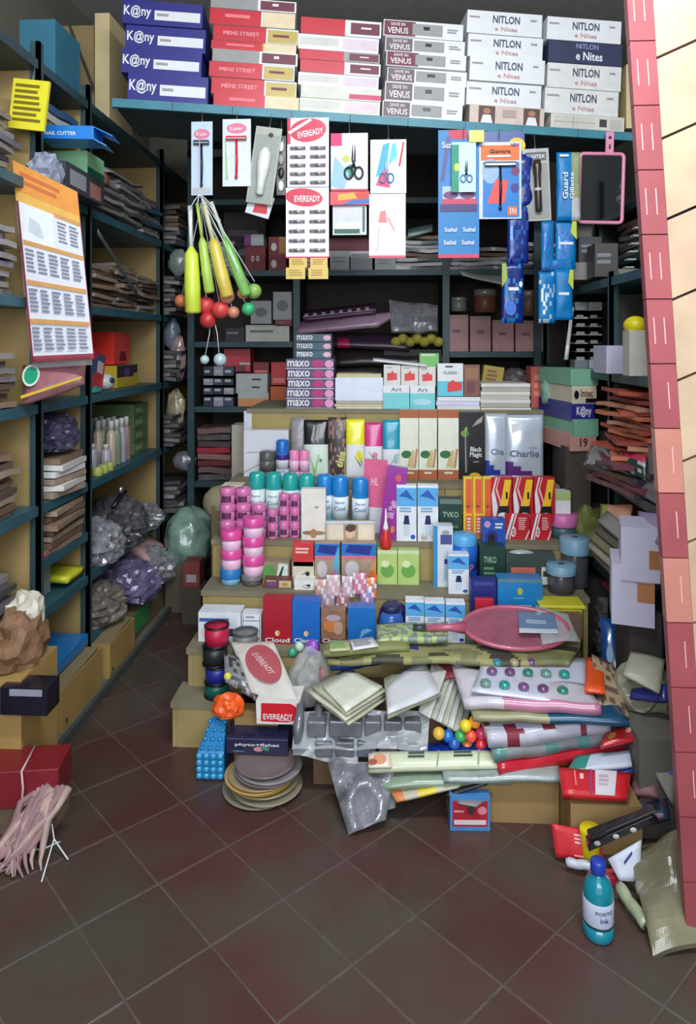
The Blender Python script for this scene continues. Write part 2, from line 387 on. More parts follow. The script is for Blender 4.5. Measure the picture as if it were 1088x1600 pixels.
redop = [('r',0,0,.62,1,RED), ('r',.64,.05,.99,.9,GOLD), ('b',.70,.3,.9,.6,1,MAR), ('t','MENS STREET',.33,.5,.42,M((240,150,160)),.26)]
red2 = [('r',0,0,.60,1,RED), ('b',.18,.3,.52,.7,1,M((235,120,130))), ('r',.62,0,1,1,M((226,206,170)))]
gr2 = [('r',0,.0,.55,1,GR), ('r',.58,.1,.98,.9,MAR), ('b',.72,.3,.8,.7,1,WH)]
rr = [(21, 4, WH, red2, 'red and cream flat garment box'), (26, 0, WH, redop, 'red and gold flat garment box'), (24, -3, WH, redop, 'red and gold flat garment box'), (20, 2, WH, gr2, 'grey and maroon flat garment box'), (14, 0, GOLD, red2, 'red and cream thin garment box'), (24, 3, WH, redop, 'red and gold flat garment box'), (24, -2, WH, red2, 'red and cream flat garment box'), (18, 0, WH, gr2, 'grey and maroon flat garment box')]
stack(330, 462, rr, 'the red and gold loft stack', 'red garment boxes on the loft')
wop = [('r',.02,.3,.5,.8,M((205,200,196))), ('r',.55,.15,.98,.85,M((214,196,206)))]
wm = [('r',0,0,.55,1,RED), ('r',.62,.15,.98,.85,MAR), ('b',.75,.4,.9,.6,1,WH)]
wr = [(22, 0, M((214,212,196)), wop, 'white flat box, pale pink end label'), (20, 2, M((210,208,196)), [('r',.6,.1,1,.5,M((196,70,110)))], 'off-white box, thin pink stripe'), (20, -2, WH, wop, 'white flat box, pale pink end label'), (20, 1, WH, wm, 'red and maroon flat garment box'), (16, 0, GR, wm, 'red, grey and maroon thin box'), (24, -2, WH, wop, 'white flat box, pale pink end label'), (26, 2, WH, wm, 'red and maroon flat garment box')]
stack(468, 594, wr, 'the white loft stack', 'white garment boxes on the loft')
vop = [('r',.01,.05,.34,.95,M((110,92,98))), ('t','VENUS',.18,.35,.26,M((226,214,220)),.38), ('t','SAVE IN',.18,.74,.18,M((226,214,220)),.2), ('r',.36,.15,.74,.85,GR), ('b',.5,.3,.6,.7,1,BLK), ('b',.8,.35,.95,.65,2,GR)]
vr = [(26, -2, WH, vop, 'white box with dark lettered panel'), (30, 2, WH, vop, 'white box with dark lettered panel'), (24, 6, WH, vop, 'white box with dark lettered panel'), (24, 4, WH, [('r',.01,.05,.40,.95,MAR)]+vop[1:], 'white box with maroon lettered panel'), (24, 3, WH, vop, 'white box with dark lettered panel'), (26, 0, WH, [('r',.01,.05,.40,.95,MAR)]+vop[1:], 'white box with maroon lettered panel')]
stack(599, 726, vr, 'the grey-panelled loft stack', 'dark-panelled garment boxes on the loft')
nit = [('t','NITLON',.52,.66,.36,M((70,72,96)),.34), ('t','e Nites',.52,.25,.30,M((196,150,150)),.2), ('b',.03,.6,.2,.75,1,GR), ('b',.84,.6,.93,.75,1,GR)]
men = [('r',.0,.0,1,1,M((206,186,176))), ('r',.12,.05,.34,.95,M((92,64,56))), ('r',.72,.05,.94,.95,M((92,64,56))), ('e',.23,.68,.05,.16,M((170,120,96))), ('e',.83,.68,.05,.16,M((170,120,96))), ('p',[(.15,.05),(.31,.05),(.28,.48),(.18,.48)],WH), ('p',[(.75,.05),(.91,.05),(.88,.48),(.78,.48)],WH), ('r',.44,.4,.62,.8,M((176,150,150)))]
nr = [(30, 4, M((196,176,166)), men, 'pinkish box with two men'), (37, 0, WH, nit, 'white serif-lettered box'), (38, 4, WH, nit, 'white serif-lettered box'), (36, 2, WH, nit, 'white serif-lettered box'), (36, 0, WH, nit, 'white serif-lettered box')]
stack(729, 850, nr, 'the white stack over the blue cards', 'white lettered boxes on the loft')
grid = [('r',.04,.1,.60,.9,M((196,192,180))), ('r',.66,.3,.76,.8,M((60,60,64))), ('r',.04,.48,.6,.52,GR), ('r',.3,.1,.31,.9,GR), ('r',.8,.2,.96,.8,M((186,182,176)))]
n2 = [(25, 8, M((206,202,190)), grid, 'cream box with a ruled label'), (40, -2, M((214,214,212)), nit, 'pale grey serif-lettered box'), (39, 2, M((214,214,212)), nit, 'pale grey serif-lettered box'), (34, 3, M((48,52,84)), [('t','e Nites',.55,.35,.36,WH,.4), ('t','NITLON',.52,.8,.3,M((140,144,190)),.25)], 'dark blue lettered box'), (36, 0, WH, nit, 'white serif-lettered box')]
stack(853, 974, n2, 'the rightmost loft stack', 'white lettered boxes on the loft')
# cream cartons at the two ends, in the dark above the left rack
def cbox(label, b, d, dep, c, ops=(), **k): return carton('cardboard_carton', label, 'carton', b, d, dep, c, ops, **k)
CREAM = M((206,186,140), .8, v=.12, sc=8)
cbox('tall cream carton standing on top of the left rack beside the navy boxes', (148, 20, 171, 150), 2.70, .25, CREAM, zs=2.141)
cbox('brown carton with a dark seam on top of the left rack', (96, 40, 147, 150), 2.72, .24, M((142,122,84), .8, v=.15), [('p',[(.2,1),(.3,1),(1,.4),(1,.3)],DKW)], zs=2.141)
cbox('teal carton on top of the left rack near the yellow box', (30, 30, 86, 128), 2.36, .2, M((54,118,142), .6), zs=2.141)
cbox('cream carton at the far right end of the loft board', (979, 100, 1016, 206), 2.75, .2, CREAM, zs=2.101)
# ================================================================= goods hanging from the loft board
def hung(name, label, cat, b, c, ops=(), dd=.03, t=.006, group=None, ry=0, extra=None, rz=0):
    cx = (b[0]+b[2])/2; d = LD(cx)-dd
    return carton(name, label, cat, b, d, t, c, ops, group, ry=ry, rz=rz, hook=LZ(cx)-.034, extra=extra)
def razor(col):
    def f(root, w_, h, y):
        MB().tube([(0, y-.006, h*.14), (0.002, y-.009, h*.4), (0, y-.007, h*.7)], [.0035,.005,.0035], col).ball(0, y-.008, h*.14, .006, .005, .01, col).build('razor_handle', root)
        MB().box(-w_*.36, y-.014, h*.68, w_*.36, y-.001, h*.735, col).box(-w_*.34, y-.016, h*.69, w_*.34, y-.014, h*.71, M((200,205,210), .25, .9)).build('razor_head', root)
    return f
LCARD = M((196,214,238), .35, v=.06, coat=.4); PK = M((226,120,150), .5)
hung('razor_card', 'pale blue card with a black razor, leftmost card under the loft board', 'razor', (299, 190, 332, 305), LCARD, [('e',.5,.83,.38,.07,PK), ('t','Razor',.5,.83,.5,WH,.05), ('r',.06,.02,.94,.10,SIL)], extra=razor(BLK))
hung('razor_card', 'white card holding a bright red razor, right of the black razor', 'razor', (348, 186, 392, 291), M((216,222,228), .35, coat=.4), [('e',.5,.86,.36,.08,PK), ('t','Laser',.5,.86,.45,WH,.06), ('p',[(.1,.1),(.2,.1),(.12,.7),(.08,.7)],M((160,200,150)))], extra=razor(M((204,30,44), .3)), dd=.035)
def bulb(root, w_, h, y):
    MB().lathe([(.006,h*.10),(.014,h*.12),(.015,h*.3),(.019,h*.36),(.024,h*.5),(.022,h*.64),(.010,h*.72)], M((226,228,222), .3), cx=0, cy=y-.012).build('bulb', root)
hung('bulb_blister', 'tilted clear blister with a white bulb beside the red razor', 'light bulb', (384, 198, 425, 318), M((170,172,160), .4), [('r',.05,.0,.95,.9,M((150,154,146))), ('e',.6,.9,.1,.03,BLK)], ry=.14, dd=.04, extra=bulb)
hung('small_blister', 'small card with a red gadget low beside the bulb blister', 'blister pack', (382, 303, 420, 337), M((206,210,220), .4), [('p',[(.3,.1),(.9,.2),(.8,.6),(.3,.5)],RED), ('p',[(0,.5),(.3,.9),(.2,1),(0,1)],NAVY)], ry=.3, dd=.02)
def clips(root, w_, h, y):
    for k, c in enumerate((WH, BLK, GR, WH)):
        MB().ball(0, y-.006, h*(.15+.22*k), w_*.3, .006, h*.09, c).build('clip', root)
hung('gadget_strip', 'narrow strip of black and white clips between the bulb and the battery cards', 'strip', (432, 212, 447, 305), GREYP, extra=clips)
BATM = M((182,176,182), .3, .5); BATD = M((130,112,118), .35, .4)
def batteries(n, z0, z1):
    def f(root, w_, h, y):
        for r in range(n):
            for cx in (-.24, .24):
                z = h*(z0+(z1-z0)*(r+.5)/n); a = cx*w_
                mb = MB(); L_ = w_*.36; q = .0062
                prof = [(q*.4,-L_/2-.002),(q*.4,-L_/2),(q,-L_/2),(q,L_/2-.004)]; mb.lathe(prof, BATM, 10)
                mb.lathe([(q*.95, L_/2-.004),(q,L_/2)], BATD, 10); mb.lathe([(q*1.02,-L_*.18),(q*1.02,L_*.05)], BATD, 10)
                mb.v = [(a+vz, y-.005+vy, z+vx) for vx, vy, vz in mb.v]
                mb.build('battery', root)
    return f
EVR = M((206,34,72), .4)
hung('battery_card', 'white and red battery card hanging directly under the loft board', 'batteries', (449, 184, 514, 292), M((232,230,234), .4), [('r',0,.62,.08,1,EVR), ('e',.5,.82,.44,.17,EVR,.12), ('t','EVEREADY',.56,.78,.62,WH,.09,.18), ('p',[(.02,.80),(.06,.76),(.6,.96),(.55,.99)],WH)], extra=batteries(5, .0, .62), dd=.045)
hung('battery_card', 'white and red battery card hanging below the first one, above yellow tags', 'batteries', (447, 293, 514, 403), M((232,230,234), .4), [('e',.42,.86,.44,.13,EVR,-.1), ('t','EVEREADY',.5,.84,.6,WH,.09), ('r',0,0,1,.02,EVR)], extra=batteries(5, .04, .72), dd=.050)
for k, (a, b) in enumerate((((452,402,480,418),(447,418,477,436)), ((485,402,512,418),(482,418,513,436)))):
    side = ('left', 'right')[k]
    for q, bb in enumerate((a, b)): carton('yellow_sachet', 'small yellow sachet, %s one of the %s pair below the battery cards' % (('upper', 'lower')[q], side), 'sachet', bb, LD(480)-.05-.006*q, .004, M((216,186,96), .5, v=.15), [('b',.15,.2,.85,.8,3,M((170,130,60)))], 'yellow sachets under the battery cards')
def scissors(col, tip, s=1.0, cx=0, cz=.45, rot=0):
    def f(root, w_, h, y):
        R = lambda x, z: (cx*w_+(x*math.cos(rot)-z*math.sin(rot)), y-.005, cz*h+(x*math.sin(rot)+z*math.cos(rot)))
        for sg in (-1, 1):
            pts = [R(sg*.0165*s+.013*s*math.cos(t*math.pi/8), -.022*s+.019*s*math.sin(t*math.pi/8)) for t in range(16)]
            MB().tube(pts, .0032*s, col, closed=True).build('handle', root)
            a, b, c_ = R(sg*.006*s, -.006*s), R(-sg*.004*s, .02*s), R(-sg*.004*s+.001, .07*s)
            MB().tube([a, b, c_], [.0035*s,.0035*s,.0006], tip, 5).build('blade', root)
    return f
hung('scissors_card', 'card with large black-handled scissors and a green spot, right of the batteries', 'scissors', (517, 208, 575, 298), M((206,204,216), .35), [('r',0,.78,.3,1,M((214,40,110))), ('e',.55,.34,.12,.12,M((20,130,100))), ('p',[(0,.1),(.35,.0),(.5,.3),(.1,.6)],M((150,190,220))), ('e',.42,.56,.1,.06,M((190,200,80))), ('r',.0,.0,1,.03,EVR)], extra=scissors(BLK, M((70,72,78), .3, .6), 1.15, .12, .42), dd=.04)
hung('colour_card', 'small orange and blue printed card below the black scissors', 'card', (516, 299, 577, 320), M((222,60,80), .4), [('p',[(.2,.3),(.7,.5),(.6,.9),(.2,.8)],M((240,170,60))), ('p',[(.3,.0),(1,.1),(1,.5),(.5,.3)],M((40,110,180))), ('e',.82,.7,.16,.3,M((228,60,40)))], dd=.055)
hung('clip_packet', 'clear packet of white and green clips below the small orange card', 'packet', (520, 321, 573, 367), M((186,196,200), .25), [('r',.0,.5,.85,.95,M((206,204,220))), ('e',.3,.3,.22,.14,M((220,236,228))), ('e',.62,.3,.22,.14,M((220,236,228))), ('r',.05,.05,.8,.2,M((40,96,76))), ('r',.88,.1,.95,.95,M((90,90,100)))], dd=.04)
hung('scissors_card', 'white card with blue and pink scissors hanging beside the black scissors', 'scissors', (579, 218, 635, 302), M((224,226,232), .4), [('p',[(.15,.3),(.35,.9),(.55,.95),(.4,.4)],M((60,170,214))), ('p',[(.5,.5),(.75,.7),(.7,.95),(.6,.9)],M((90,200,220))), ('p',[(.15,.15),(.55,.1),(.5,.45),(.3,.4)],M((226,60,110))), ('p',[(.78,.5),(.84,.5),(.95,.95),(.9,.95)],M((190,50,60)))], extra=scissors(M((60,150,200), .4), SIL, .9, -.05, .38), dd=.045)
hung('hair_clip_card', 'large plain white card with a faint red drawing, below the blue scissors', 'card', (577, 303, 634, 403), M((232,230,232), .45), [('r',0,.0,1,.04,M((210,90,110))), ('p',[(.25,.55),(.5,.55),(.45,.75),(.3,.72)],M((224,130,130))), ('p',[(.2,.1),(.24,.1),(.3,.5),(.26,.5)],M((200,190,200))), ('p',[(.5,.6),(.7,.4),(.72,.44),(.52,.66)],M((220,160,160)))], dd=.05)
BLU = M((0,118,184), .45, v=.08); SKY = M((60,170,220), .3, coat=.5); DBL = M((14,40,120), .25, coat=.3, v=.15)
hung('razor_blade_card', 'tall bright blue display card of razor blades with red stripes', 'card', (685, 203, 749, 403), BLU, [('r',0,0,1,.03,M((206,60,90))), ('r',.25,.93,.7,1,M((200,50,80))), ('p',[(.05,.6),(.2,.95),(.32,.95),(.14,.6)],NAVY), ('r',.1,.42,.95,.46,M((200,60,90))), ('r',.05,.36,.95,.42,M((60,50,110))), ('r',.1,.46,.9,.56,M((170,190,214))), ('e',.3,.49,.18,.03,M((110,60,110))), ('e',.72,.49,.18,.03,M((110,60,110))), ('t','Suzhal',.30,.22,.3,WH,.035), ('t','Suzhal',.75,.22,.3,WH,.035), ('t','Suzhal',.28,.12,.3,WH,.035), ('t','Suzhal',.72,.12,.3,WH,.035), ('t','Suz',.2,.88,.22,WH,.05)], dd=.035)
hung('small_scissors_card', 'little green and white scissors card in front of the tall blue card', 'scissors', (706, 222, 744, 300), M((186,214,224), .4), [('r',0,.0,.3,.95,M((20,140,110))), ('e',.2,.5,.1,.08,M((210,220,60)))], extra=scissors(M((70,140,200), .3), BLK, .72, .1, .35), dd=.06)
hung('razor_blister', 'blue and orange blister card with a black razor at its centre', 'razor', (748, 222, 815, 342), M((196,206,224), .3, coat=.5), [('r',.05,.76,.95,.96,M((236,110,40))), ('r',.1,.02,.95,.74,M((10,120,200), .45)), ('e',.28,.62,.2,.16,M((150,180,214))), ('p',[(.2,.2),(.6,.2),(.7,.5),(.4,.52)],M((226,80,80))), ('e',.86,.62,.1,.06,M((120,50,100))), ('e',.85,.4,.1,.06,NAVY), ('r',.68,.04,.9,.16,M((236,110,50))), ('t','Gentra',.5,.88,.5,M((90,20,20)),.05), ('b',.2,.78,.8,.83,1,WH), ('t','1N',.8,.1,.14,WH,.07), ('t','NEW',.85,.96,.2,NAVY,.04)], extra=razor(BLK), dd=.05)
hung('starburst_card', 'dark blue card with a yellow round flash behind the orange blister', 'card', (752, 205, 820, 262), M((40,60,140), .35), [('e',.82,.6,.2,.22,M((236,190,60))), ('t','9/-',.82,.6,.2,M((180,60,30)),.2)], dd=.028)
hung('price_tag', 'small yellow tag at the top of the tall blue card', 'tag', (733, 203, 757, 222), M((228,216,110), .5), dd=.07)
def torch(root, w_, h, y):
    D = M((78,66,62), .3, .5); y -= .015
    MB().lathe([(.010,h*.12),(.013,h*.14),(.013,h*.42),(.012,h*.44),(.013,h*.6),(.017,h*.74),(.014,h*.82)], D, 16, 0, y).build('torch_body', root)
    MB().lathe([(.0135,h*.40),(.0138,h*.41),(.0138,h*.43),(.0135,h*.44)], SIL, 16, 0, y).build('torch_ring', root)
hung('torch_blister', 'grey blister pack holding a slim dark torch', 'torch', (821, 232, 862, 345), M((172,172,170), .3), [('r',.1,.83,.9,.95,M((90,92,96))), ('t','DIGITEX',.5,.89,.7,WH,.05), ('r',.06,.03,.94,.8,M((150,150,146)))], extra=torch, dd=.055, ry=-.04)
def sachet(name, label, b, c, colfn, ops=None, dd=.05, group=None, ry=0):
    cx = (b[0]+b[2])/2; d = LD(cx)-dd; return slab(name, label, 'sachet', stand(*b, d), .002, c, 8, 12, .006, .008, colfn=colfn, group=group, ops=ops, freq=22)
def gu(u, v): return BLU if u < .62 else (M((150,160,120), .3) if v > .3 else SIL)
o = sachet('razor_pouch', 'blue and silver razor pouch with sideways lettering hanging left of the pink mirror', (870, 238, 907, 345), BLU, gu, dd=.06, ops=[('b',.1,.9,.5,.96,1,WH)])
tx = MB(); put_text(tx, 'Guard', -.012, .0, .10, 0, WH, .02, math.pi/2, .02); put_text(tx, 'Gillette', .012, .0, .10, 0, WH, .014, math.pi/2, .02)
tx.build('lettering', o, loc=(-.004, -.018, 0))
def st(c1, c2):
    def f(u, v):
        q = noise.noise(Vector((u*5, v*14, c1.name.__len__()))); return c1 if q < .12 else c2
    return f
SHN = M((70,110,200), .15, .4); SV = M((200,214,232), .2, .2)
for k, (b, c2) in enumerate((((796,240,832,322), SHN), ((793,322,826,412), SHN), ((784,412,818,505), BLU))):
    o = sachet('detergent_sachet', ('twisted dark blue sachet, top of the long left strip', 'dark blue sachet in the middle of the long left strip', 'bright blue sachet with green corner, end of the long left strip')[k], b, DBL, st(DBL, c2), dd=.045, group='sachets of the left strip',
        ops=[('p',[(0,.6),(.25,.75),(.2,1),(0,1)],M((150,170,60))), ('b',.3,.5,.9,.6,1,WH), ('e',.4,.25,.25,.12,M((60,110,210))), ('e',.85,.65,.08,.05,WH)] if k == 2 else None)
for k, (b, c2) in enumerate((((868,345,900,420), SHN), ((850,405,896,425), SHN), ((868,422,895,500), BLU), ((842,424,868,505), SV), ((846,345,866,424), SHN))):
    sachet('detergent_sachet', ('blue and silver sachet just under the razor pouch', 'crimped blue sachet edge across the middle of the right strip', 'blue sachet with yellow corner, low on the right strip', 'glossy silver sachet, lowest on the right strip', 'dark blue sachet behind the right strip')[k], b, BLU, st(BLU, c2), dd=.045+.006*(k % 3), group='sachets of the right strip',
        ops=[('p',[(1,.6),(.7,.75),(.8,1),(1,1)],M((190,200,60))), ('b',.15,.45,.85,.55,1,WH)] if k in (0, 2) else None)
# pink framed mirror
p = P(908, 348, LD(935)-.03); q = P(972, 240, LD(935)-.03); wd = .165; h = q.z-p.z
root = empty('hand_mirror', 'pink plastic framed mirror with a hanging tab at the right of the board', 'mirror', None, (q.x-wd/2, p.y, p.z), (0, .03, 0))
PINK = M((222,138,170), .35, coat=.3); r_ = .014; pts = []
for (cx, cz, a0) in ((wd/2-r_, r_, -90), (wd/2-r_, h-r_, 0), (-wd/2+r_, h-r_, 90), (-wd/2+r_, r_, 180)):
    for t in range(5): a = math.radians(a0+t*22.5); pts.append((cx+r_*math.cos(a), 0, cz+r_*math.sin(a)))
MB().tube(pts, .0075, PINK, 8, True).build('frame', root)
MB().box(-wd/2+.004, -.001, .004, wd/2-.004, .002, h-.004, M((66,68,74), .06, .9, v=.1, sc=6)).build('mirror_glass', root)
mt = MB().box(.012, -.004, h, .042, .004, h+.085, PINK); mt.disc(.027, h+.062, .006, .006, -.0055, .0015, BLK); mt.box(.024, -.0055, h+.018, .030, -.004, h+.036, BLK); mt.build('hanging_tab', root)
# toy bats and balls
def bat(label, a, b, r0, r1, d0, c, cap=None, grp='toy bats hanging at the left'):
    A = P(*a, d0); B = P(*b, d0+.0); root = empty('toy_bat', label, 'toy bat', grp, B); v = A-B
    MB().tube([Vector(), v*.02, v*.25, v*.55, v*.62], [r1*.7, r1, r1, r1*.85, r0*1.1], c, 12).build('blade', root)
    MB().tube([v*.6, v*.8, v], [r0, r0*.9, r0*1.1], cap or c, 10).build('handle', root)
    return root
LIME = M((206,222,72), .35, coat=.3); YEL = M((214,190,84), .35, coat=.3); GRN = M((126,186,92), .35, coat=.3); LG = M((170,200,90), .35); WT = M((210,214,216), .35)
dB = 2.40
bat('fat lime green plastic bat with a white handle, leftmost in the bunch', (297,322), (302,490), .008, .029, dB, LIME, WT)
bat('slim lime green plastic bat second from the left of the bunch', (308,318), (328,458), .006, .019, dB+.01, LG, LG)
bat('mustard yellow plastic bat in the middle of the bunch', (318,316), (356,465), .009, .024, dB-.005, YEL, M((200,196,160)))
bat('green plastic bat at the right of the bunch', (330,316), (386,462), .007, .020, dB+.01, GRN, M((196,206,190)))
for k, (x, y, r, c, s) in enumerate(((355,463,.027,M((206,150,120), .4),'peach ball at the foot of the mustard bat'), (380,458,.022,M((214,140,110), .4),'peach ball at the foot of the green bat'), (397,455,.028,M((140,176,96), .4),'pale green ball at the far right of the bunch'), (388,483,.024,M((60,170,110), .4),'bright green ball below the bats'), (365,488,.022,M((196,130,100), .4),'orange-brown ball below the bats'), (322,478,.034,M((196,60,60), .4),'red ball, upper left of the red balls under the bats'), (345,484,.032,M((206,70,66), .4),'red ball, right of the red balls under the bats'), (325,500,.030,M((186,50,54), .4),'red ball, lowest of the red balls under the bats'), (283,470,.024,M((190,110,70), .4),'orange ball behind the lime bat'))):
    pp = P(x, y, dB+.03+.01*(k % 3)); root = empty('toy_ball', s, 'ball', 'toy balls hanging under the bats', pp); MB().ball(0, 0, 0, r, r, r, c).build('ball', root)
    up_ = P(314, 318, dB+.03)-pp; MB().tube([up_.normalized()*r*.9, up_*.5, up_], .0014, WT, 5).build('string', root)
for k, (x, y, c, s) in enumerate(((320,562,.017,'left white rattle ball on a string below the red balls'), (344,562,.024,'right white rattle ball on a string below the red balls'))):
    pp = P(x, y, 2.46); root = empty('rattle', s, 'toy', 'rattles on strings', pp)
    MB().ball(0, 0, 0, c, c, c, M((176,196,200), .2)).build('ball', root); up_ = P(330, 480, 2.45)-pp; MB().tube([up_.normalized()*c*.9, up_*.5+Vector((.006,0,0)), up_], .0018, WT, 5).build('string', root)
st_ = MB(); A = P(312, 312, dB)
root = empty('string_bunch', 'twisted clear strings tying the toy bats to the loft board', 'string', None, A)
for k, (x, y) in enumerate(((297,325),(308,322),(318,320),(330,320),(345,345),(380,440),(398,440))):
    st_ = MB().tube([P(x, y, dB-.02)-A, P((x+312)/2, (y+300)/2, dB-.015)-A, Vector((0, .0, .02)), P(312, 190, LD(312)-.02)-A], .0018, WT, 5); st_.build('string', root)
# ================================================================= stepped display goods
TZ = [t[0] for t in T]
CREAMC = M((222,208,180), .5); DGRN = M((26,60,52), .4); ROYAL = M((26,58,150), .35, coat=.3); BRT = M((24,110,196), .35, coat=.3)
PINKJ = M((226,130,186), .35, coat=.4); PINKL = M((214,120,176), .3, coat=.5); PALEP = M((232,190,216), .4); MAG = M((226,80,160), .3, coat=.5)
def jar(label, cx, yb, wpx, hpx, d, z, body, lid, labc=None, grp=None, cat='jar', clear=False, lidh=.34, prt=None, wide=False):
    k = d/F; r = wpx*k/2; h = hpx*k*1.01; p = P(cx, yb, d)
    root = empty('cream_jar' if not clear else 'lidded_jar', label, cat, grp, (p.x, d+r, z))
    zl = h*(1-lidh)
    MB().lathe([(r*.86,0),(r*.9,.001),(r*.93,zl*.5),(r*.9,zl)], body, 20).build('jar_body', root)
    MB().lathe([(r*.99,zl),(r,zl+.001),(r,h-.0025),(r*.93,h)], lid, 22).build('lid', root)
    if labc: MB().lathe([(r*.90,zl*.25),(r*.945,zl*.26),(r*.945,zl*.85),(r*.90,zl*.86)], labc, 20).build('label_band', root)
    if prt:
        t = MB(); n = 7; vs = []; fs = []
        for i in range(n+1):
            a = -math.pi/2-.7+1.4*i/n
            for zz in (zl*.3, zl*.9): vs.append((r*.955*math.cos(a), r*.955*math.sin(a), zz))
        for i in range(n): fs.append((2*i, 2*i+2, 2*i+3, 2*i+1))
        t.add(vs, fs, prt, True); t.build('front_label', root)
    return root
def can(label, cx, yt, yb, wpx, d, z, body, cap, low=None, grp=None, txt=None, tc=None, capf=.34, name='talc_can', cat='can', band=None):
    k = d/F; r = wpx*k/2; p = P(cx, yb, d); h = P(cx, yt, d).z-z
    root = empty(name, label, cat, grp, (p.x, d+r, z)); zc = h*(1-capf)
    MB().lathe([(r*.96,0),(r,.002),(r,zc*.42)], low or body, 22).build('lower_body', root)
    MB().lathe([(r,zc*.42),(r,zc-.002),(r*.9,zc)], body, 22).build('upper_body', root)
    MB().lathe([(r*.97,zc),(r*.98,zc+.002),(r*.98,h*.93),(r*.88,h*.975),(r*.6,h)], cap, 22).build('cap', root)
    if txt:
        t = MB()
        for s, zz, q in txt:
            m = MB(); put_text(m, s, 0, zc*zz, r*q, 0, tc, None, 0, .01)
            m.v = [(x, -math.sqrt(max(0, r*r-x*x))-.0006+y, zv) for x, y, zv in m.v]
            o = len(t.v); t.v += m.v; kk = t.mi(tc); t.f += [tuple(i+o for i in f) for f in m.f]; t.m += [kk]*len(m.f); t.s += m.s
        t.build('lettering', root)
    if band: MB().lathe([(r*1.0,zc*band[0]),(r*1.01,zc*band[0]+.001),(r*1.01,zc*band[1]),(r,zc*band[1]+.001)], band[2], 22).build('band', root)
    return root
# --- counter top (highest tread), d 2.88+
zt = TZ[5]
maxo = M((44,40,88), .35)
def mx(b, label, small=False):
    ops = ([('r',.0,.05,1,.95,M((38,78,98), .35)), ('t','maxo',.26,.55,.44,WH,.62), ('e',.88,.5,.11,.34,M((222,176,196)))] if small else
           [('p',[(.0,.0),(1,0),(1,.08),(0,.08)],M((214,200,216))), ('t','maxo',.26,.52,.46,WH,.60), ('e',.67,.5,.13,.38,M((176,48,110))), ('e',.9,.5,.09,.38,M((222,150,190)))])
    return carton('mosquito_coil_box', label, 'box', b, 2.90, .13, M((70,60,100), .35) if not small else M((52,84,100), .35), ops, 'coil boxes in the stack', bevel=.004, zs=P(0,b[3],2.90).z)
ys = [560, 575.5, 591, 606, 621, 636]
for i in range(5): mx((447+random.uniform(-1,2), ys[i]+.6, 522, ys[i+1]), 'navy and pink coil box, %s of the five lower ones' % ORD[i])
for i, (a, b) in enumerate(((522, 534), (535, 547), (548, 559.4))): mx((462, a, 518, b), 'narrow teal coil box, %s on the coil box stack' % ORD[i], True)
def paperstack(name, label, cat, b, d, dep, n, cols, group=None, zs=None):
    """a wrapped ream: leaves as thin slabs joined only inside one packet"""
    hgt = (b[3]-b[1])/n
    for i in range(n):
        bb = (b[0]+random.uniform(-1.5,1.5), b[3]-hgt*(i+1)+.3, b[2]+random.uniform(-1.5,1.5), b[3]-hgt*i)
        carton(name, '%s, %s' % (label, (ORD[n-1-i] if i else 'bottom one')+' in its stack'), cat, bb, d+random.uniform(0,.006), dep, cols[i % len(cols)], (), group, bevel=.0015)
PAP = M((214,212,206), .7, v=.08); PAPY = M((196,186,150), .75, v=.1); PAPG = M((176,172,160), .75, v=.1); LIL = M((206,204,232), .5)
carton('wrapped_ream', 'large white plastic-wrapped ream of paper on the top counter, right of the coil boxes', 'paper', (524, 590, 599, 626), 2.89, .18, M((214,218,236), .3, coat=.5, v=.06), [('r',.05,.1,.95,.12,LIL), ('p',[(.1,.3),(.5,.6),(.9,.4),(.9,.44),(.5,.66),(.1,.34)],WH)], bevel=.006)
paperstack('exercise_book', 'cream exercise book under the white ream', 'book', (524, 626, 600, 641), 2.885, .18, 3, [PAP, PAPY, PAPG], 'books under the white ream')
carton('book', 'thin tan book lying on the white ream', 'book', (526, 584, 596, 590), 2.90, .16, PAPY, ())
AQ = M((112,200,206), .4, coat=.3)
for k, b in enumerate(((599, 602, 640, 649), (641, 603, 680, 649))):
    carton('art_box', 'aqua and white box with Art on top, %s one of the two standing together' % ('left', 'right')[k], 'box', b, 2.872, .06, AQ, [('r',0,.68,1,1,WH), ('t','Art',.5,.83,.42,M((120,130,140)),.17)]+([('e',.5,.30,.35,.14,M((170,214,226)))] if k else []), 'aqua lettered boxes', zs=zt+.001)
carw = [('p',[(.2,.25),(.8,.3),(.8,.6),(.6,.62),(.55,.75),(.4,.62),(.2,.6)],M((222,60,66))), ('r',.1,.85,.5,.9,GR)]
for k, b in enumerate(((600, 570, 626, 602), (627, 571, 654, 602.5), (655, 573, 681, 603))):
    zz = P(0, 602.5, 2.872).z
    carton('small_art_box', 'small white box with a red figure, %s of the three above the aqua boxes' % ('left', 'middle', 'right')[k], 'box', b, 2.872, .05, M((212,208,204), .45), carw, 'small white boxes with red figure', zs=zz+.003)
slab('flat_lid', 'long thin white lid lying slanted over the small red-figure boxes', 'board', [P(583,563,2.86), P(668,572,2.86), P(668,569,2.98), P(583,560,2.98)], .008, WH, bump=.0)  # a loose flat white lid laid across the box tops
carton('green_box', 'small plain green box behind the right small red-figure box', 'box', (656, 552, 686, 574), 2.93, .05, M((110,176,96), .45), [('r',.1,.8,.8,.95,M((180,214,170)))])
carton('art_box', 'white and aqua box with a red figure, on a stack of books', 'box', (684, 568, 724, 619), 2.874, .06, WH, [('r',0,0,1,.46,M((96,196,216))), ('t','CLASSIC',.5,.72,.56,M((110,120,120)),.09), ('r',.3,.88,.6,.93,M((60,60,60))), ('p',[(.38,.12),(.95,.18),(.95,.42),(.7,.44),(.6,.5),(.4,.4)],M((222,60,56)))])
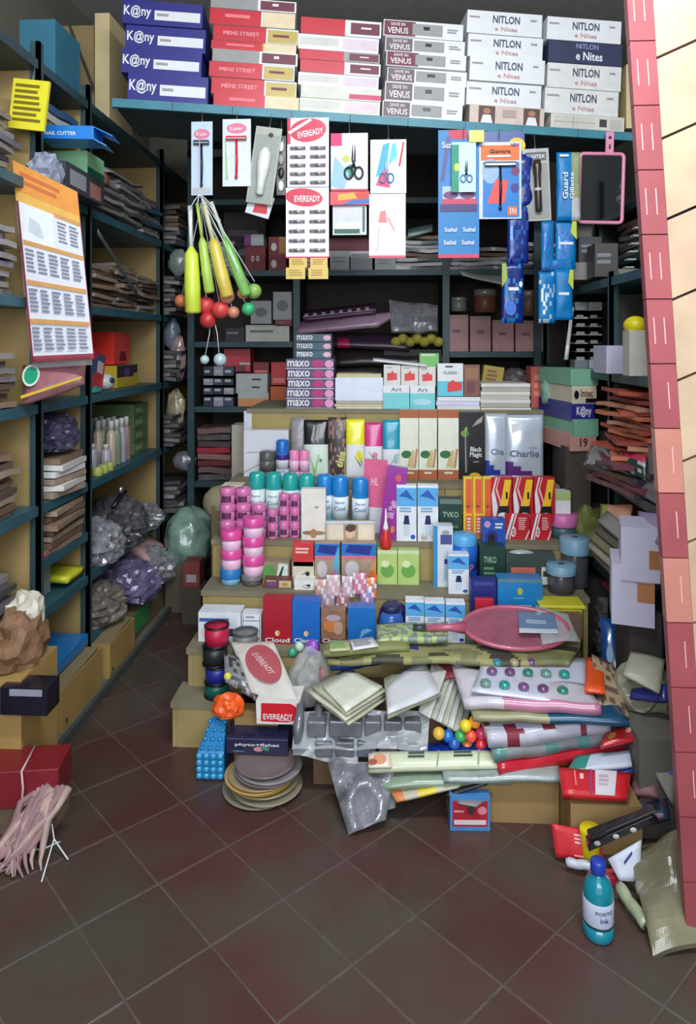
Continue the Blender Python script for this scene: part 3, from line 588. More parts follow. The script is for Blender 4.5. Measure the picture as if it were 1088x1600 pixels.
carton('brown_box', 'small reddish brown printed box right of the white and aqua box', 'box', (725, 570, 750, 619), 2.88, .05, M((130,84,76), .5), [('r',.1,.55,.9,.9,M((150,110,80))), ('r',.2,.1,.7,.45,M((110,62,70)))])
paperstack('note_book', 'white note book below the white and aqua box', 'book', (683, 620, 751, 641), 2.868, .2, 3, [PAP, LIL, WH], 'books below the white and aqua box')
paperstack('exercise_book', 'grey-white exercise book right of the white and aqua box', 'book', (752, 599, 829, 643), 2.868, .2, 7, [PAP, PAPG, PAP, M((190,186,176), .7)], 'exercise books at the right of the counter')
carton('yellow_box', 'yellow carton leaning behind the exercise books', 'box', (752, 572, 784, 606), 3.06, .05, M((176,152,70), .5), [('b',.2,.2,.8,.8,3,M((130,90,60)))], ry=.15, zs=P(0,603,3.0).z)
blob('grey_bundle', 'dark grey bundle behind the exercise books at the right', 'bundle', GREYP, P(806, 604, 3.12), (.07, .06, .05), .25)
# --- row D: behind the cans (tread 4, d 2.70-2.85)
z4 = TZ[4]
carton('shirt_packet', 'white plastic-wrapped shirt packet standing at the left of the display', 'packet', (381, 672, 451, 748), 2.80, .045, M((206,206,216), .3, coat=.4, v=.06), [('p',[(.05,.5),(.95,.55),(.95,.57),(.05,.52)],GR), ('p',[(0,.1),(.5,.35),(.5,.33),(0,.07)],GR)], zs=z4)
paperstack('shirt_packet', 'white folded packet behind the shirt packet', 'packet', (382, 642, 450, 752), 2.86, .012, 1, [M((200,200,210), .35, coat=.3)], None)
carton('shirt_packet', 'pale flat packet on top, showing above the upright shirt packet', 'packet', (384, 643, 450, 667), 2.89, .1, M((196,196,206), .35), [('r',.3,.3,.8,.6,WH)])
can('dark grey crimped tube standing upside down before the shirt packet', 416, 706, 742, 26, 2.735, z4, GREYP, M((90,88,90), .3), None, None, name='cream_tube', cat='tube')
can('blue capped roll-on with white body, tallest of the small cans', 440, 688, 742, 21, 2.725, z4, WH, BRT, M((190,206,226), .4), capf=.36, name='roll_on', cat='bottle', band=(.78,.98,NAVY), txt=[('soft',.35,1.1)], tc=GR)
for k, x in enumerate((459, 475)): can('small pink talc bottle, %s of the pair' % ('left', 'right')[k], x, 704, 742, 15.5, 2.725, z4, M((240,190,220), .4), M((236,140,186), .35), None, 'pair of pink talc bottles', name='talc_bottle', cat='bottle')
def pouch(name, label, b, d, colfn, c, z=None, bulge=.010, ops=None, cat='pouch', group=None, lean=.02):
    C = stand(*b, d, lean)
    if z is not None:
        dz = z+.001-min(C[0].z, C[1].z); C[0].z += dz; C[1].z += dz
    return slab(name, label, cat, C, .002, c, 10, 14, .003, bulge, colfn=colfn, ops=ops, group=group, freq=14)
AB = M((26,30,34), .2, coat=.6)
pouch('facewash_pouch', 'white pouch with a black upper half and green leaf print', (475, 656, 513, 746), 2.79, lambda u, v: AB if v > .55 else M((206,222,208), .35), WH, z4, ops=[('p',[(.45,.08),(.5,.08),(.65,.4),(.6,.4)],GRN), ('p',[(.4,.1),(.5,.1),(.3,.35)],GRN), ('e',.7,.3,.06,.03,M((90,130,90))), ('p',[(.3,.65),(.4,.6),(.5,.9),(.42,.92)],GR), ('p',[(.55,.62),(.62,.6),(.66,.9),(.6,.9)],GR)])
pouch('grey_pouch', 'tall translucent grey pouch left of the black and white pouch', (455, 652, 479, 746), 2.81, None, M((150,146,150), .2, a=.9, v=.2, bump=.4), z4)
pouch('floral_pouch', 'dark floral pouch with yellow-green vertical lettering', (513, 652, 545, 748), 2.80, lambda u, v: M((70,62,60), .3) if noise.noise(Vector((u*6, v*9, 3))) < .1 else M((150,110,106), .3), M((70,62,60), .3), z4, ops=[('t','elele',.6,.3,.75,M((214,206,120)),.14,1.35), ('r',.80,.02,.86,.5,M((150,160,50)))])
pouch('yellow_pouch', 'white pouch with a yellow top and yellow flower print', (541, 655, 570, 750), 2.775, lambda u, v: M((236,226,30), .3, coat=.5) if v > .58 else WH, WH, z4, ops=[('e',.72,.38,.2,.10,M((226,214,50))), ('p',[(.4,.4),(.8,.2),(.8,.24)],M((90,130,80))), ('p',[(.6,.5),(.9,.25),(.86,.24)],M((90,130,80)))])
pouch('magenta_pouch', 'white pouch with a magenta top, right of the yellow pouch', (569, 660, 598, 750), 2.785, lambda u, v: M((206,50,130), .3, coat=.5) if v > .55 else WH, WH, z4, ops=[('p',[(.2,.5),(.7,.3),(.66,.28)],M((70,60,70))), ('p',[(.5,.5),(.8,.28),(.76,.26)],M((90,110,80))), ('e',.6,.42,.15,.04,M((220,120,170)))])
pouch('teal_pouch', 'white pouch with a teal top, right of the magenta pouch', (598, 656, 626, 750), 2.775, lambda u, v: M((20,150,176), .3, coat=.5) if v > .5 else WH, WH, z4, ops=[('p',[(.3,.2),(.9,.4),(.9,.44)],M((120,160,130))), ('e',.75,.35,.14,.08,M((150,190,180)))])
BRN = M((168,92,50), .45)
alm = [('r',0,.88,1,1,BRN), ('r',0,0,1,.14,BRN), ('b',.3,.06,.8,.11,1,CREAMC), ('e',.36,.36,.28,.055,M((40,110,60))), ('p',[(.55,.17),(.72,.17),(.8,.42),(.62,.42)],M((206,176,130))), ('p',[(.74,.17),(.86,.17),(.98,.44),(.86,.44)],M((180,140,96))), ('p',[(.4,.17),(.54,.2),(.6,.34),(.5,.32)],M((190,180,110)))]
for k, (a, b) in enumerate(((625, 654), (655, 683), (685, 717))):
    carton('almond_packet', 'white packet with brown ends, green leaf and tan sticks, %s of three' % ('left', 'middle', 'right')[k], 'packet', (a, 640, b, 756), 2.77+.004*k, .02, M((222,224,208), .45), alm, 'brown-ended white packets', zs=z4, bevel=.003)
carton('incense_box', 'tall black box with a green flower, beside the brown-ended packets', 'box', (718, 644, 757, 748), 2.79, .04, BLK, [('t','Black\nMagic',.66,.40,.48,WH,.17), ('e',.22,.68,.16,.05,M((110,150,60))), ('p',[(.22,.66),(.26,.66),(.3,.1),(.24,.1)],GR), ('e',.28,.74,.07,.04,M((150,180,90))), ('e',.62,.04,.24,.06,M((220,170,50))), ('p',[(.5,.78),(.9,.85),(.95,.95),(.7,.88)],GR), ('b',.55,.24,.8,.27,1,GR), ('r',.3,.15,.33,.85,M((60,60,64)))], zs=z4)
SILP = M((196,206,220), .22, .25, coat=.5, v=.08)
def chf(c):
    def f(u, v): return c if v < .28-.30*(u-.1) else SILP
    return f
pouch('detergent_pouch', 'silver pouch with a blue lower corner and short script lettering', (758, 646, 792, 750), 2.79, chf(ROYAL), SILP, z4, .012, [('t','Cha',.55,.42,.6,M((90,110,140)),.09)])
pouch('detergent_pouch', 'wide silver pouch with a purple lower corner and long script lettering', (790, 648, 849, 752), 2.775, chf(M((92,44,120), .3)), SILP, z4, .016, [('t','Charlie',.48,.41,.78,M((90,100,130)),.10), ('e',.7,.5,.12,.012,GR), ('p',[(.15,.72),(.4,.78),(.4,.88),(.15,.86)],WH)])
# --- row C on tread 3 (z .523): d 2.51-2.66
z3 = TZ[3]
TC_ = M((30,160,156), .3, coat=.5); DCB = M((214,228,228), .4)
for k, x in enumerate((399.5, 426, 452.5, 478)):
    can('teal capped white talc can, %s in the row of teal cans' % ('leftmost', 'second from left', 'third from left', 'rightmost')[k], x, 739+k, 822, 26, 2.565, z3, DCB, TC_, M((130,206,200), .4), 'teal capped talc cans', [('Dermi',.86,1.1), ('Cool',.71,1.3)], M((60,140,140)), capf=.27)
for k, (x, yt, d) in enumerate(((507, 743, 2.58), (531, 745, 2.56), (563, 748, 2.55))):
    can('blue capped white and blue talc can, %s of three' % ('left one partly hidden', 'middle one', 'right one')[k], x, yt, 822, 27, d, z3, M((220,232,238), .4), M((30,130,204), .3, coat=.5), M((50,170,206), .4), 'blue capped talc cans', [('Dermi',.86,1.1), ('Cool',.71,1.3)], M((40,90,150)), capf=.34)
nut = [('e',.3,.14,.26,.04,M((140,120,84))), ('e',.72,.14,.26,.04,M((150,130,90))), ('e',.5,.13,.14,.09,M((176,130,76))), ('b',.55,.6,.72,.66,1,GR)]
carton('soap_box', 'tall white box with a nut and leaf print, in front of the teal cans', 'box', (471, 764, 509, 848), 2.515, .035, M((228,222,214), .5), nut, zs=z3)
slab('white_box', 'wide cream box with a photo of a woman, below the blue cans', 'box', [P(510,846,2.50), P(586,846,2.50), P(586,814,2.50), P(510,814,2.50)], .025, M((226,212,190), .5), bump=0, ops=[('r',.36,.02,.66,.98,M((170,150,130))), ('e',.5,.5,.1,.3,M((220,180,150))), ('p',[(.4,.75),(.5,.95),(.62,.8),(.6,.6),(.5,.5),(.4,.6)],M((90,60,50))), ('r',.0,.9,1,1,M((190,200,214)))])
carton('pink_card', 'pink card with white print behind the right blue can', 'card', (563, 718, 599, 822), 2.62, .01, M((220,96,140), .4), [('r',0,0,1,.35,M((206,206,216))), ('t','HL',.5,.7,.3,M((240,190,210)),.1)], zs=z3, ry=.06)
carton('incense_box', 'tall purple box leaning right of the blue cans', 'box', (592, 729, 624, 838), 2.53, .03, M((150,44,150), .35, coat=.3), [('t','Silk Magic',.50,.42,.9,M((226,180,226)),.13,1.45), ('e',.6,.85,.15,.05,M((206,90,90))), ('e',.6,.15,.1,.05,M((206,140,60)))], zs=z3, ry=.12)
bulbbox = [('r',.0,.62,1,.95,M((90,170,226))), ('p',[(.1,.8),(.5,.92),(.9,.72),(.5,.78)],M((30,90,180))), ('p',[(.34,.3),(.66,.3),(.60,.46),(.40,.46)],M((28,36,90))), ('p',[(.36,.1),(.64,.1),(.66,.28),(.34,.28)],M((200,214,230))), ('b',.15,.5,.8,.6,2,M((120,170,214))), ('e',.82,.08,.12,.04,M((40,80,170)))]
BW = M((226,230,238), .35, coat=.3)
for k, (a, b) in enumerate(((620, 651), (653, 685))):
    carton('bottle_box', 'white and sky-blue box with a navy bottle print, %s of the upper pair' % ('left', 'right')[k], 'box', (a, 758, b, 836), 2.52, .035, BW, bulbbox, 'white and sky-blue boxes, upper pair', zs=z3)
# glue bottle
p = P(603, 855, 2.47); root = empty('glue_bottle', 'small glue bottle with yellow body, red collar and white nozzle', 'bottle', None, (p.x, 2.474, .4625))
hh = P(603, 795, 2.47).z-.4625
MB().lathe([(.016,0),(.018,.002),(.018,hh*.42),(.012,hh*.52)], M((226,206,40), .35), 16).build('bottle_body', root)
MB().lathe([(.0185,hh*.24),(.019,hh*.3),(.019,hh*.45),(.013,hh*.54),(.012,hh*.6)], M((206,44,40), .35), 16).build('collar', root)
MB().lathe([(.010,hh*.6),(.010,hh*.64),(.004,hh*.78),(.002,hh)], M((232,232,232), .35), 12).build('nozzle', root)
# pencil boxes, torch cards
OR = M((226,96,56), .4, coat=.2); YL = M((232,196,50), .4)
for k, a in enumerate((724.5, 739.5, 754.5)):
    carton('pencil_box', 'tall orange and yellow pencil box, %s of three' % ('left', 'middle', 'right')[k], 'box', (a, 745, a+14, 803), 2.58, .02, YL, [('r',.25,.1,.95,.95,OR), ('r',.4,.3,.7,.34,M((120,40,40)))], 'orange and yellow pencil boxes', zs=P(0,803,2.58).z)
for k, a in enumerate((724.5, 740)):
    carton('pencil_box', 'short orange striped box under the tall pencil boxes, %s one' % ('left', 'right')[k], 'box', (a, 803.6, a+14.5, 836), 2.565, .03, YL, [('r',.25,.05,.95,.95,OR), ('b',.4,.2,.8,.85,5,WH)], 'short orange striped boxes', zs=z3)
carton('support_box', 'plain dark box under the tallest orange pencil boxes', 'box', (755, 804, 767, 836), 2.585, .03, M((70,70,50), .5), (), zs=z3)
tor = [('p',[(.1,0),(.2,0),(.32,.3),(.14,.7),(.3,1),(.22,1),(.02,.6)],WH), ('p',[(.3,.0),(.36,0),(.5,.4),(.28,.75),(.42,1),(.37,1),(.2,.7),(.42,.42)],M((240,180,180))), ('p',[(.66,.95),(.98,.95),(.8,.34),(.42,.30)],M((240,190,30))), ('p',[(.36,.33),(.86,.33),(.88,.12),(.55,.04),(.3,.14)],BLK), ('e',.58,.11,.26,.07,WH), ('r',.7,.5,.8,.66,BLK)]
tor2 = [('p',[(.0,0),(.1,0),(.4,1),(.3,1)],WH), ('p',[(.16,0),(.2,0),(.5,1),(.44,1)],WH), ('b',.55,.35,.88,.85,6,M((230,170,170))), ('e',.35,.3,.1,.2,WH), ('t','0',.35,.3,.12,M((190,30,40)),.25), ('p',[(.8,0),(.86,0),(.98,.3),(.98,.4)],WH)]
RD = M((190,30,44), .35, coat=.3)
for k, a in enumerate((768, 801.5, 835)):
    carton('torch_box', 'red box printed with a yellow torch, %s of the upper three' % ('left', 'middle', 'right')[k], 'box', (a, 746, a+32, 802), 2.57+.0, .04, RD, tor, 'red torch boxes', zs=P(0,802,2.57).z)
for k, (a, b) in enumerate(((789, 828), (829, 862))):
    carton('torch_box', 'red box end with white stripes, %s one below the torch boxes' % ('left', 'right')[k], 'box', (a, 802.5, b, 842), 2.562, .05, RD, tor2, 'red striped box ends', zs=z3)
carton('support_box', 'plain dark red box under the left torch box', 'box', (769, 803, 788, 842), 2.59, .04, M((110,30,36), .5), (), zs=z3)
carton('dark_green_box', 'dark green box with pale capital lettering behind the white medicine box', 'box', (687, 780, 722, 834), 2.55, .05, DGRN, [('t','TVKO',.5,.62,.7,M((150,180,150)),.14), ('b',.1,.1,.9,.35,2,M((90,120,80))), ('r',0,.88,1,1,M((96,120,110)))], zs=z3)
# round lidded boxes at the right end of treads
jar('round box with a dusty pink lid at the right end of the display', 886, 822, 46, 36, 2.56, z3+.0, M((60,96,100), .4), M((206,110,170), .4), None, None, 'box', True, .5)
carton('white_box', 'small white packet with green top resting on the pink lid', 'box', (868, 768, 892, 784), 2.60, .05, WH, [('r',0,.6,1,1,M((170,190,120)))], zs=z3+.0885)
# --- row B on tread 2 (z .385): d 2.37-2.49
z2 = TZ[2]
GS = M((180,206,120), .4, coat=.3)
for k, (a, b) in enumerate(((590, 621), (622, 655))):
    carton('soap_box', 'pale green soap box with leaf print, %s of the pair below the purple box' % ('left', 'right')[k], 'soap', (a, 860, b, 893), 2.455, .04, GS, [('e',.5,.4,.34,.2,M((110,170,80))), ('e',.4,.6,.2,.1,M((220,230,180))), ('r',0,.88,1,1,M((206,222,170)))], 'pair of pale green soap boxes', zs=z2)
blob('small_sachet', 'tiny crumpled clear sachet left of the white medicine box', 'sachet', M((190,180,170), .2, bump=.5), P(663, 868, 2.53).xy.to_3d()+Vector((0,.0,z3)), (.02,.012,.026), .3)
carton('medicine_box', 'tall white and blue box with a small nozzle bottle print', 'box', (678, 822, 708, 898), 2.44, .05, M((210,216,226), .35), [('r',0,0,.2,1,M((40,140,200))), ('r',.35,.7,.95,.86,M((70,80,140))), ('p',[(.5,.1),(.8,.1),(.75,.4),(.65,.55),(.55,.4)],M((170,190,214))), ('r',.55,.38,.75,.46,NAVY), ('e',.62,.9,.2,.03,GR)], zs=z2)
def tubt(root, wd, h, y): pass
carton('bottle_box', 'white and sky-blue box with navy bottle print, standing alone in front of the medicine box', 'box', (701, 866, 733, 946), 2.375, .04, BW, bulbbox, zs=z2-.0)
can('blue tub with pink lettering behind the lone bottle box', 728, 838, 896, 42, 2.43, z2, M((40,100,200), .35), M((90,170,220), .35), ROYAL, None, [('soap',.5,1.2)], M((220,120,170)), capf=.22, name='detergent_tub', cat='tub')
carton('camera_box', 'blue box with a dark round lens print', 'box', (754, 812, 790, 852), 2.497, .05, M((26,80,170), .4), [('e',.4,.42,.28,.28,NAVY), ('e',.4,.42,.16,.16,BLK), ('e',.22,.86,.14,.1,M((190,150,200))), ('b',.55,.7,.9,.9,2,WH), ('r',.3,.02,.6,.16,M((120,190,110)))], zs=P(0,852,2.5).z)
carton('dark_green_box', 'dark green box with pale lettering below the blue camera box', 'box', (750, 854, 790, 896), 2.44, .10, DGRN, [('t','TVKO',.4,.68,.5,M((150,180,150)),.16), ('b',.15,.15,.6,.5,3,M((90,140,100))), ('e',.5,.04,.3,.06,GRN)], zs=z2)
carton('dark_green_box', 'long dark box beneath the silver-wrapped brush', 'box', (791, 866, 868, 896), 2.45, .10, M((60,76,72), .4), [('r',.1,.2,.6,.6,M((206,110,90))), ('r',.72,.1,.98,.62,M((216,216,210))), ('b',.75,.2,.95,.5,1,M((60,60,60)))], zs=z2)
root = empty('wrapped_brush', 'silver plastic-wrapped hairbrush lying on the dark box', 'brush', None, (P(828, 866, 2.47).x, 2.472, P(0,864,2.47).z))
FW = M((190,206,212), .15, .3, bump=.4)
MB().ball(-.03, 0, .022, .055, .022, .020, FW).build('brush_head', root); MB().ball(.055, .0, .018, .028, .016, .015, FW).build('wrapped_handle', root)
def cjar(label, cx, yb, w_, h_, d, z, lid):
    k = d/F; r = w_*k/2; h = h_*k; p = P(cx, yb, d); root = empty('lidded_jar', label, 'jar', 'clear jars with pale blue lids', (p.x, d+r, z))
    MB().lathe([(r*.8,0),(r*.88,.004),(r*.9,h*.7),(r*.85,h*.72)], M((90,90,96), .1, a=.65, v=.25, bump=.2), 22).build('jar_body', root)
    MB().lathe([(r,h*.68),(r*1.0,h*.69),(r*1.0,h-.004),(r*.92,h)], lid, 24).lathe([(.012,h),(.012,h+.0006)], M((60,80,100)), 14).build('lid', root)
cjar('dark clear jar with a pale blue lid at the right end of the display', 905, 905, 46, 76, 2.43, z2, M((120,160,184), .4))
# red and white boxes of row B left
carton('soap_box', 'box with a green and white printed front, right of the pink jars', 'soap', (411, 878, 452, 904), 2.44, .05, M((150,130,110), .5), [('e',.25,.4,.26,.5,M((90,150,70))), ('p',[(.5,.2),(.95,.2),(.95,.9),(.6,.95)],M((210,220,210))), ('r',0,0,.6,.2,M((190,190,120))), ('p',[(.6,.4),(.7,.35),(.8,.8),(.74,.8)],DGRN)], zs=P(0,905,2.44).z)
carton('soap_box', 'dark red and cream soap box below the green and white one', 'soap', (412, 906, 456, 936), 2.395, .08, M((110,60,60), .5), [('r',.55,.1,.98,.9,M((206,186,140))), ('e',.3,.5,.2,.3,M((110,80,130))), ('b',.1,.75,.5,.92,1,CREAMC), ('e',.75,.5,.12,.2,M((180,140,90)))], zs=z2)
carton('soap_box', 'upright red box with small white lettering, over the cream scroll boxes', 'soap', (458, 849, 490, 877), 2.432, .04, M((206,58,60), .4), [('b',.12,.5,.85,.8,2,M((240,200,190)))], zs=P(0,877,2.43).z)
carton('soap_box', 'cream box with a black scroll print, under the red box', 'soap', (457, 878, 491, 906), 2.432, .05, M((206,200,180), .5), [('e',.6,.35,.2,.2,GR), ('e',.55,.35,.12,.1,CREAMC), ('e',.7,.5,.1,.1,BLK)], zs=P(0,906,2.43).z)
carton('soap_box', 'white box with a black scroll print, lower one under the red box', 'soap', (460, 907, 492, 938), 2.385, .08, M((232,232,226), .5), [('e',.6,.35,.2,.2,GR), ('e',.55,.35,.12,.1,WH), ('e',.7,.5,.1,.1,BLK)], zs=z2)
TP = M((40,120,196), .3, coat=.5); FL = M((196,120,80), .4, v=.4, sc=30)
for k, (a, b, s) in enumerate(((492, 531, 'left'), (534, 588, 'right'))):
    carton('toothpaste_tray', 'display tray of bar sachets with a blue header, %s one of two' % s, 'box', (a, 850, b, 907), 2.43+.004*k, .05, M((176,150,130), .5, v=.3), [('r',0,.72,1,1,TP), ('p',[(.1,.8),(.8,.74),(.9,.96),(.2,.98)],M((30,50,140))), ('r',0,.66,1,.72,M((230,110,140))), ('p',[(.62,.0),(.95,0),(.98,.95),(.8,.7)] if k == 0 else [(.75,.0),(1,0),(1,.7),(.85,.5)],M((80,180,214)) if k == 0 else M((206,150,90))), ('e',.3,.4,.2,.2,M((200,196,200))), ('r',.05,.05,.55,.16,M((226,140,70)))] + ([('e',.9,.18,.14,.2,M((220,110,50)))] if k else [('t','Lifty',.78,.3,.4,M((226,90,130)),.16,1.3)]), 'bar sachet trays', zs=P(0,906,2.43).z)
for i, (x, y, c) in enumerate(((503,925,M((200,150,140), .3)), (521,918,M((206,170,180), .3)), (545,920,M((190,160,180), .3)), (562,915,M((200,120,150), .3)), (578,922,M((220,120,60), .3)), (512,938,M((170,150,170), .3)), (536,936,M((170,110,120), .3)), (574,936,M((150,130,180), .3)))):
    pouch('bar_sachet', ('peach striped', 'pale pink', 'lilac', 'rose pink', 'orange', 'mauve', 'dusty red', 'violet')[i]+' small sachet in the clutter below the bar sachet trays', (x-11, y-20, x+11, y+14), 2.352-.006*(i % 2)-(.004 if i > 4 else 0), lambda u, v, c=c: c if (int(u*5)+int(v*4)) % 3 else M((226,214,214), .3), c, None, .004, cat='sachet', lean=.01)
carton('support_tray', 'cardboard tray holding up the small bar sachets', 'tray', (494, 920, 588, 940), 2.40, .06, CARD, (), zs=z2)
# --- pink jars
def pj(x, yt, yb, d, w_, z, l, g='small square pink cream jars', big=False):
    return jar(l, x, yb, w_, yb-yt, d, z, PALEP if big else PINKJ, MAG if big else PINKL, None, g, prt=None if big else M((96,50,84), .4), lidh=.46 if big else .38)
for x, w_, d, tops, nm, g in ((353, 25, 2.50, (772, 799, 826), 'leftmost tall column', 'pink cream jars'), (378, 25, 2.52, (774, 800, 827), 'second column from the left', 'pink cream jars'), (403, 24, 2.51, (803, 830), 'third column from the left', 'pink cream jars'),
                              (425, 17, 2.51, (809, 832), 'small-jar left column', 'small pink cream jars'), (443, 17, 2.535, (791, 814, 837), 'small-jar middle column', 'small pink cream jars'), (460, 17, 2.53, (792, 815, 838), 'small-jar right column', 'small pink cream jars')):
    st_ = tops[1]-tops[0] if len(tops) > 1 else 26; k = d/F*st_*.985; zb = P(x, tops[-1]+st_, d).z
    z0_ = max(zb, z3) if d > 2.5 else z2
    n = len(tops)
    for i in range(n): pj(x, 0, st_*1.0, d, w_, z3+.001+(n-1-i)*k*1.0+(0), 'pink lidded cream jar, %s in the %s' % (ORD[i] if i < n-1 else 'bottom', nm), g)
for x, d, tops, nm in ((358, 2.405, (850, 882), 'left'), (393, 2.40, (830, 862, 893), 'right')):
    n = len(tops); k = d/F*30.5; zb = z2+.055 if x < 370 else z2+.035
    for i in range(n): pj(x, 0, 30.5, d, 35, zb+(n-1-i)*k, 'big magenta lidded jar, %s in the %s stack' % (ORD[i] if i < n-1 else 'bottom', nm), 'big magenta lidded jars', True)
jar('flat blue-lidded jar under the left magenta stack', 357, 936, 34, 24, 2.405, z2+.001, M((120,170,200), .3), M((40,120,190), .4), lidh=.6)
jar('flat grey jar under the right magenta stack', 391, 936, 34, 15, 2.40, z2+.001, M((90,84,84), .4), M((120,116,116), .4), lidh=.5)
carton('green_tray', 'dark green glassy tray under the pink jars', 'tray', (333, 934, 408, 948), 2.375, .012, M((20,92,84), .2, coat=.5), (), zs=z2-.03)
carton('small_box', 'small cream box behind the leftmost pink jars', 'box', (347, 758, 379, 775), 2.60, .06, CREAMC, [('b',.1,.2,.9,.5,2,GR)], zs=z3+.11)
carton('support_box', 'plain cardboard box behind the pink jars holding the cream box', 'box', (345, 776, 385, 800), 2.60, .06, CARD, (), zs=z3)
# --- row A on tread 1 (z .262), d 2.19-2.35
z1 = TZ[1]
carton('shaver_box', 'white box with a blue stripe and dark window at the left end', 'box', (310, 957, 376, 1026), 2.235, .07, BW, [('r',.02,.68,.72,.80,M((70,90,170))), ('r',.35,.2,.9,.45,BLK), ('r',.38,.23,.87,.42,M((50,70,70))), ('e',.2,.35,.15,.15,M((226,206,200)))], zs=z1)
carton('sketch_box', 'white box with a thin black line drawing, beside the shaver box', 'box', (378, 960, 408, 1026), 2.24, .05, BW, [('r',.05,.02,.08,.98,BLK), ('r',.92,.02,.95,.98,BLK), ('r',.05,.76,.95,.78,BLK), ('p',[(.55,.1),(.6,.1),(.85,.5),(.8,.5)],BLK), ('p',[(.6,.25),(.9,.1),(.9,.14),(.62,.3)],BLK), ('b',.2,.84,.8,.94,1,GR)], zs=z1)
cl = lambda s, c: [('t',s,.5,.09,.86,WH,.10), ('e',.5,.24,.08,.06,M((226,214,190))), ('e',.55,.25,.05,.04,M((230,150,60)))]
carton('cigarette_carton', 'tall dark red carton with white script at its foot', 'carton', (411, 936, 456, 1022), 2.23, .05, M((170,24,44), .4, coat=.2), cl('Cloud', 0), zs=z1)
carton('cigarette_carton', 'tall bright blue carton beside the red one', 'carton', (456.8, 938, 500, 1022), 2.232, .05, M((22,104,190), .4, coat=.2), cl('Classic', 0), zs=z1)
carton('cigarette_carton', 'carton with orange fruit photo and dark red foot', 'carton', (502, 955, 540, 1022), 2.235, .05, M((150,110,90), .4, v=.3), [('r',0,0,1,.16,M((120,24,34))), ('t','Classic',.5,.12,.9,WH,.12), ('e',.4,.55,.3,.18,M((206,120,60))), ('e',.7,.5,.2,.2,M((190,150,130))), ('e',.5,.8,.3,.1,M((180,160,170)))], zs=z1)
carton('cigarette_carton', 'blue carton with pale smoke print, right of the fruit photo', 'carton', (544, 950, 587, 1022), 2.235, .05, M((28,110,190), .4, coat=.2), [('p',[(.4,.15),(.6,.3),(.9,.4),(.7,.45),(.5,.4)],M((110,170,214))), ('e',.5,.12,.1,.04,M((214,200,180))), ('t','Classic',.5,.07,.86,WH,.08)], zs=z1)
root = empty('drink_jar', 'clear jar of blue liquid with white highlights, right of the blue carton', 'jar', None, (P(612,0,2.24).x, 2.285, z1+.001))
MB().lathe([(.030,0),(.038,.004),(.042,.04),(.040,.075),(.026,.095)], M((60,110,190), .08, a=.8, v=.3, bump=.3), 20).build('jar_body', root); MB().lathe([(.028,.095),(.03,.097),(.03,.114),(.027,.116)], M((40,44,90)), 18).build('lid', root)
for k, (a, b) in enumerate(((634, 663), (664, 695), (697, 727))):
    carton('bottle_box', 'white and sky-blue bottle box, %s of the low row of three' % ('left', 'middle', 'right')[k], 'box', (a, 938+2*k, b, 1022), 2.27, .04, BW, bulbbox, 'white and sky-blue boxes, low row', zs=z1)
blob('purple_rolls', 'dark purple rolled packet behind the drink jar', 'packet', M((46,36,100), .3, v=.3, bump=.4), (P(615,0,2.33).x, 2.335, z1), (.055, .018, .068), .12)
carton('navy_box', 'plain navy box standing behind the red card', 'box', (736, 906, 776, 1000), 2.31, .04, M((34,42,120), .4), [('r',.1,.9,.9,.96,M((60,70,150)))], zs=z1)
carton('red_card', 'small plain red box in front of the navy box', 'box', (743, 936, 772, 1005), 2.26, .02, M((190,30,50), .4), (), zs=z1)
carton('blue_box', 'wide bright blue box with a small crest, under the dark boxes', 'box', (778, 905, 848, 1000), 2.30, .06, M((20,124,190), .4, coat=.2), [('r',0,.94,1,1,M((90,130,150))), ('e',.5,.80,.06,.06,M((190,180,90))), ('b',.35,.66,.65,.70,1,M((90,180,160))), ('b',.2,.5,.85,.58,1,M((150,190,226))), ('p',[(.05,.45),(.2,.5),(.2,.55),(.05,.5)],GRN)], zs=z1)
cjar('lower clear jar with a pale blue lid, near the yellow lunch box', 883, 945, 46, 44, 2.365, z2, M((120,160,184), .4))
# yellow container
p = P(882, 950, 2.24); root = empty('yellow_container', 'yellow plastic lunch box at the right foot of the display', 'container', None, (p.x, 2.30, P(0,955,2.24).z))
YC = M((196,190,40), .4)
mb = MB(); pts = [(-.065,-.02),(-.05,-.04),(.05,-.04),(.07,-.01),(.065,.04),(-.06,.04)]
mb.hexa([(x*.85, y*.85, 0) for x, y in ((-.07,-.04),(.07,-.04),(.07,.04),(-.07,.04))]+[(x, y, .038) for x, y in ((-.07,-.04),(.07,-.04),(.07,.04),(-.07,.04))], YC); mb.build('tub', root, bevel=.008)
MB().box(-.074, -.044, .038, .074, .044, .050, M((206,200,50), .4)).build('lid', root, bevel=.004)
carton('support_carton', 'brown carton standing under the yellow lunch box', 'carton', (858, 957, 908, 1075), 2.25, .1, M((110,84,70), .8), (), zs=0)
# ================================================================= the heap in front of the display
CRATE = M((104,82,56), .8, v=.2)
def crate(label, x0, x1, d0, d1, h, c=CARD):
    root = empty('cardboard_carton', label, 'carton', None, ((x0+x1)/2, (d0+d1)/2, 0)); a = (x1-x0)/2; b = (d1-d0)/2
    MB().box(-a, -b, 0, a, b, h-.004, c).build('carton_body', root)
    MB().box(-a, -b, h-.004, a, -.001, h, c).build('flap', root); MB().box(-a, .001, h-.004, a, b, h, c).build('flap', root)
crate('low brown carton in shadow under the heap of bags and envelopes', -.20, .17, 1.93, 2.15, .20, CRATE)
crate('brown carton under the coloured toy bags, its left side open to view', .17, .455, 1.80, 2.15, .125)
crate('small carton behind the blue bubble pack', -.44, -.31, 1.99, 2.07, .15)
crate('brown carton under the flat red and white box', .458, .63, 1.70, 1.86, .12)
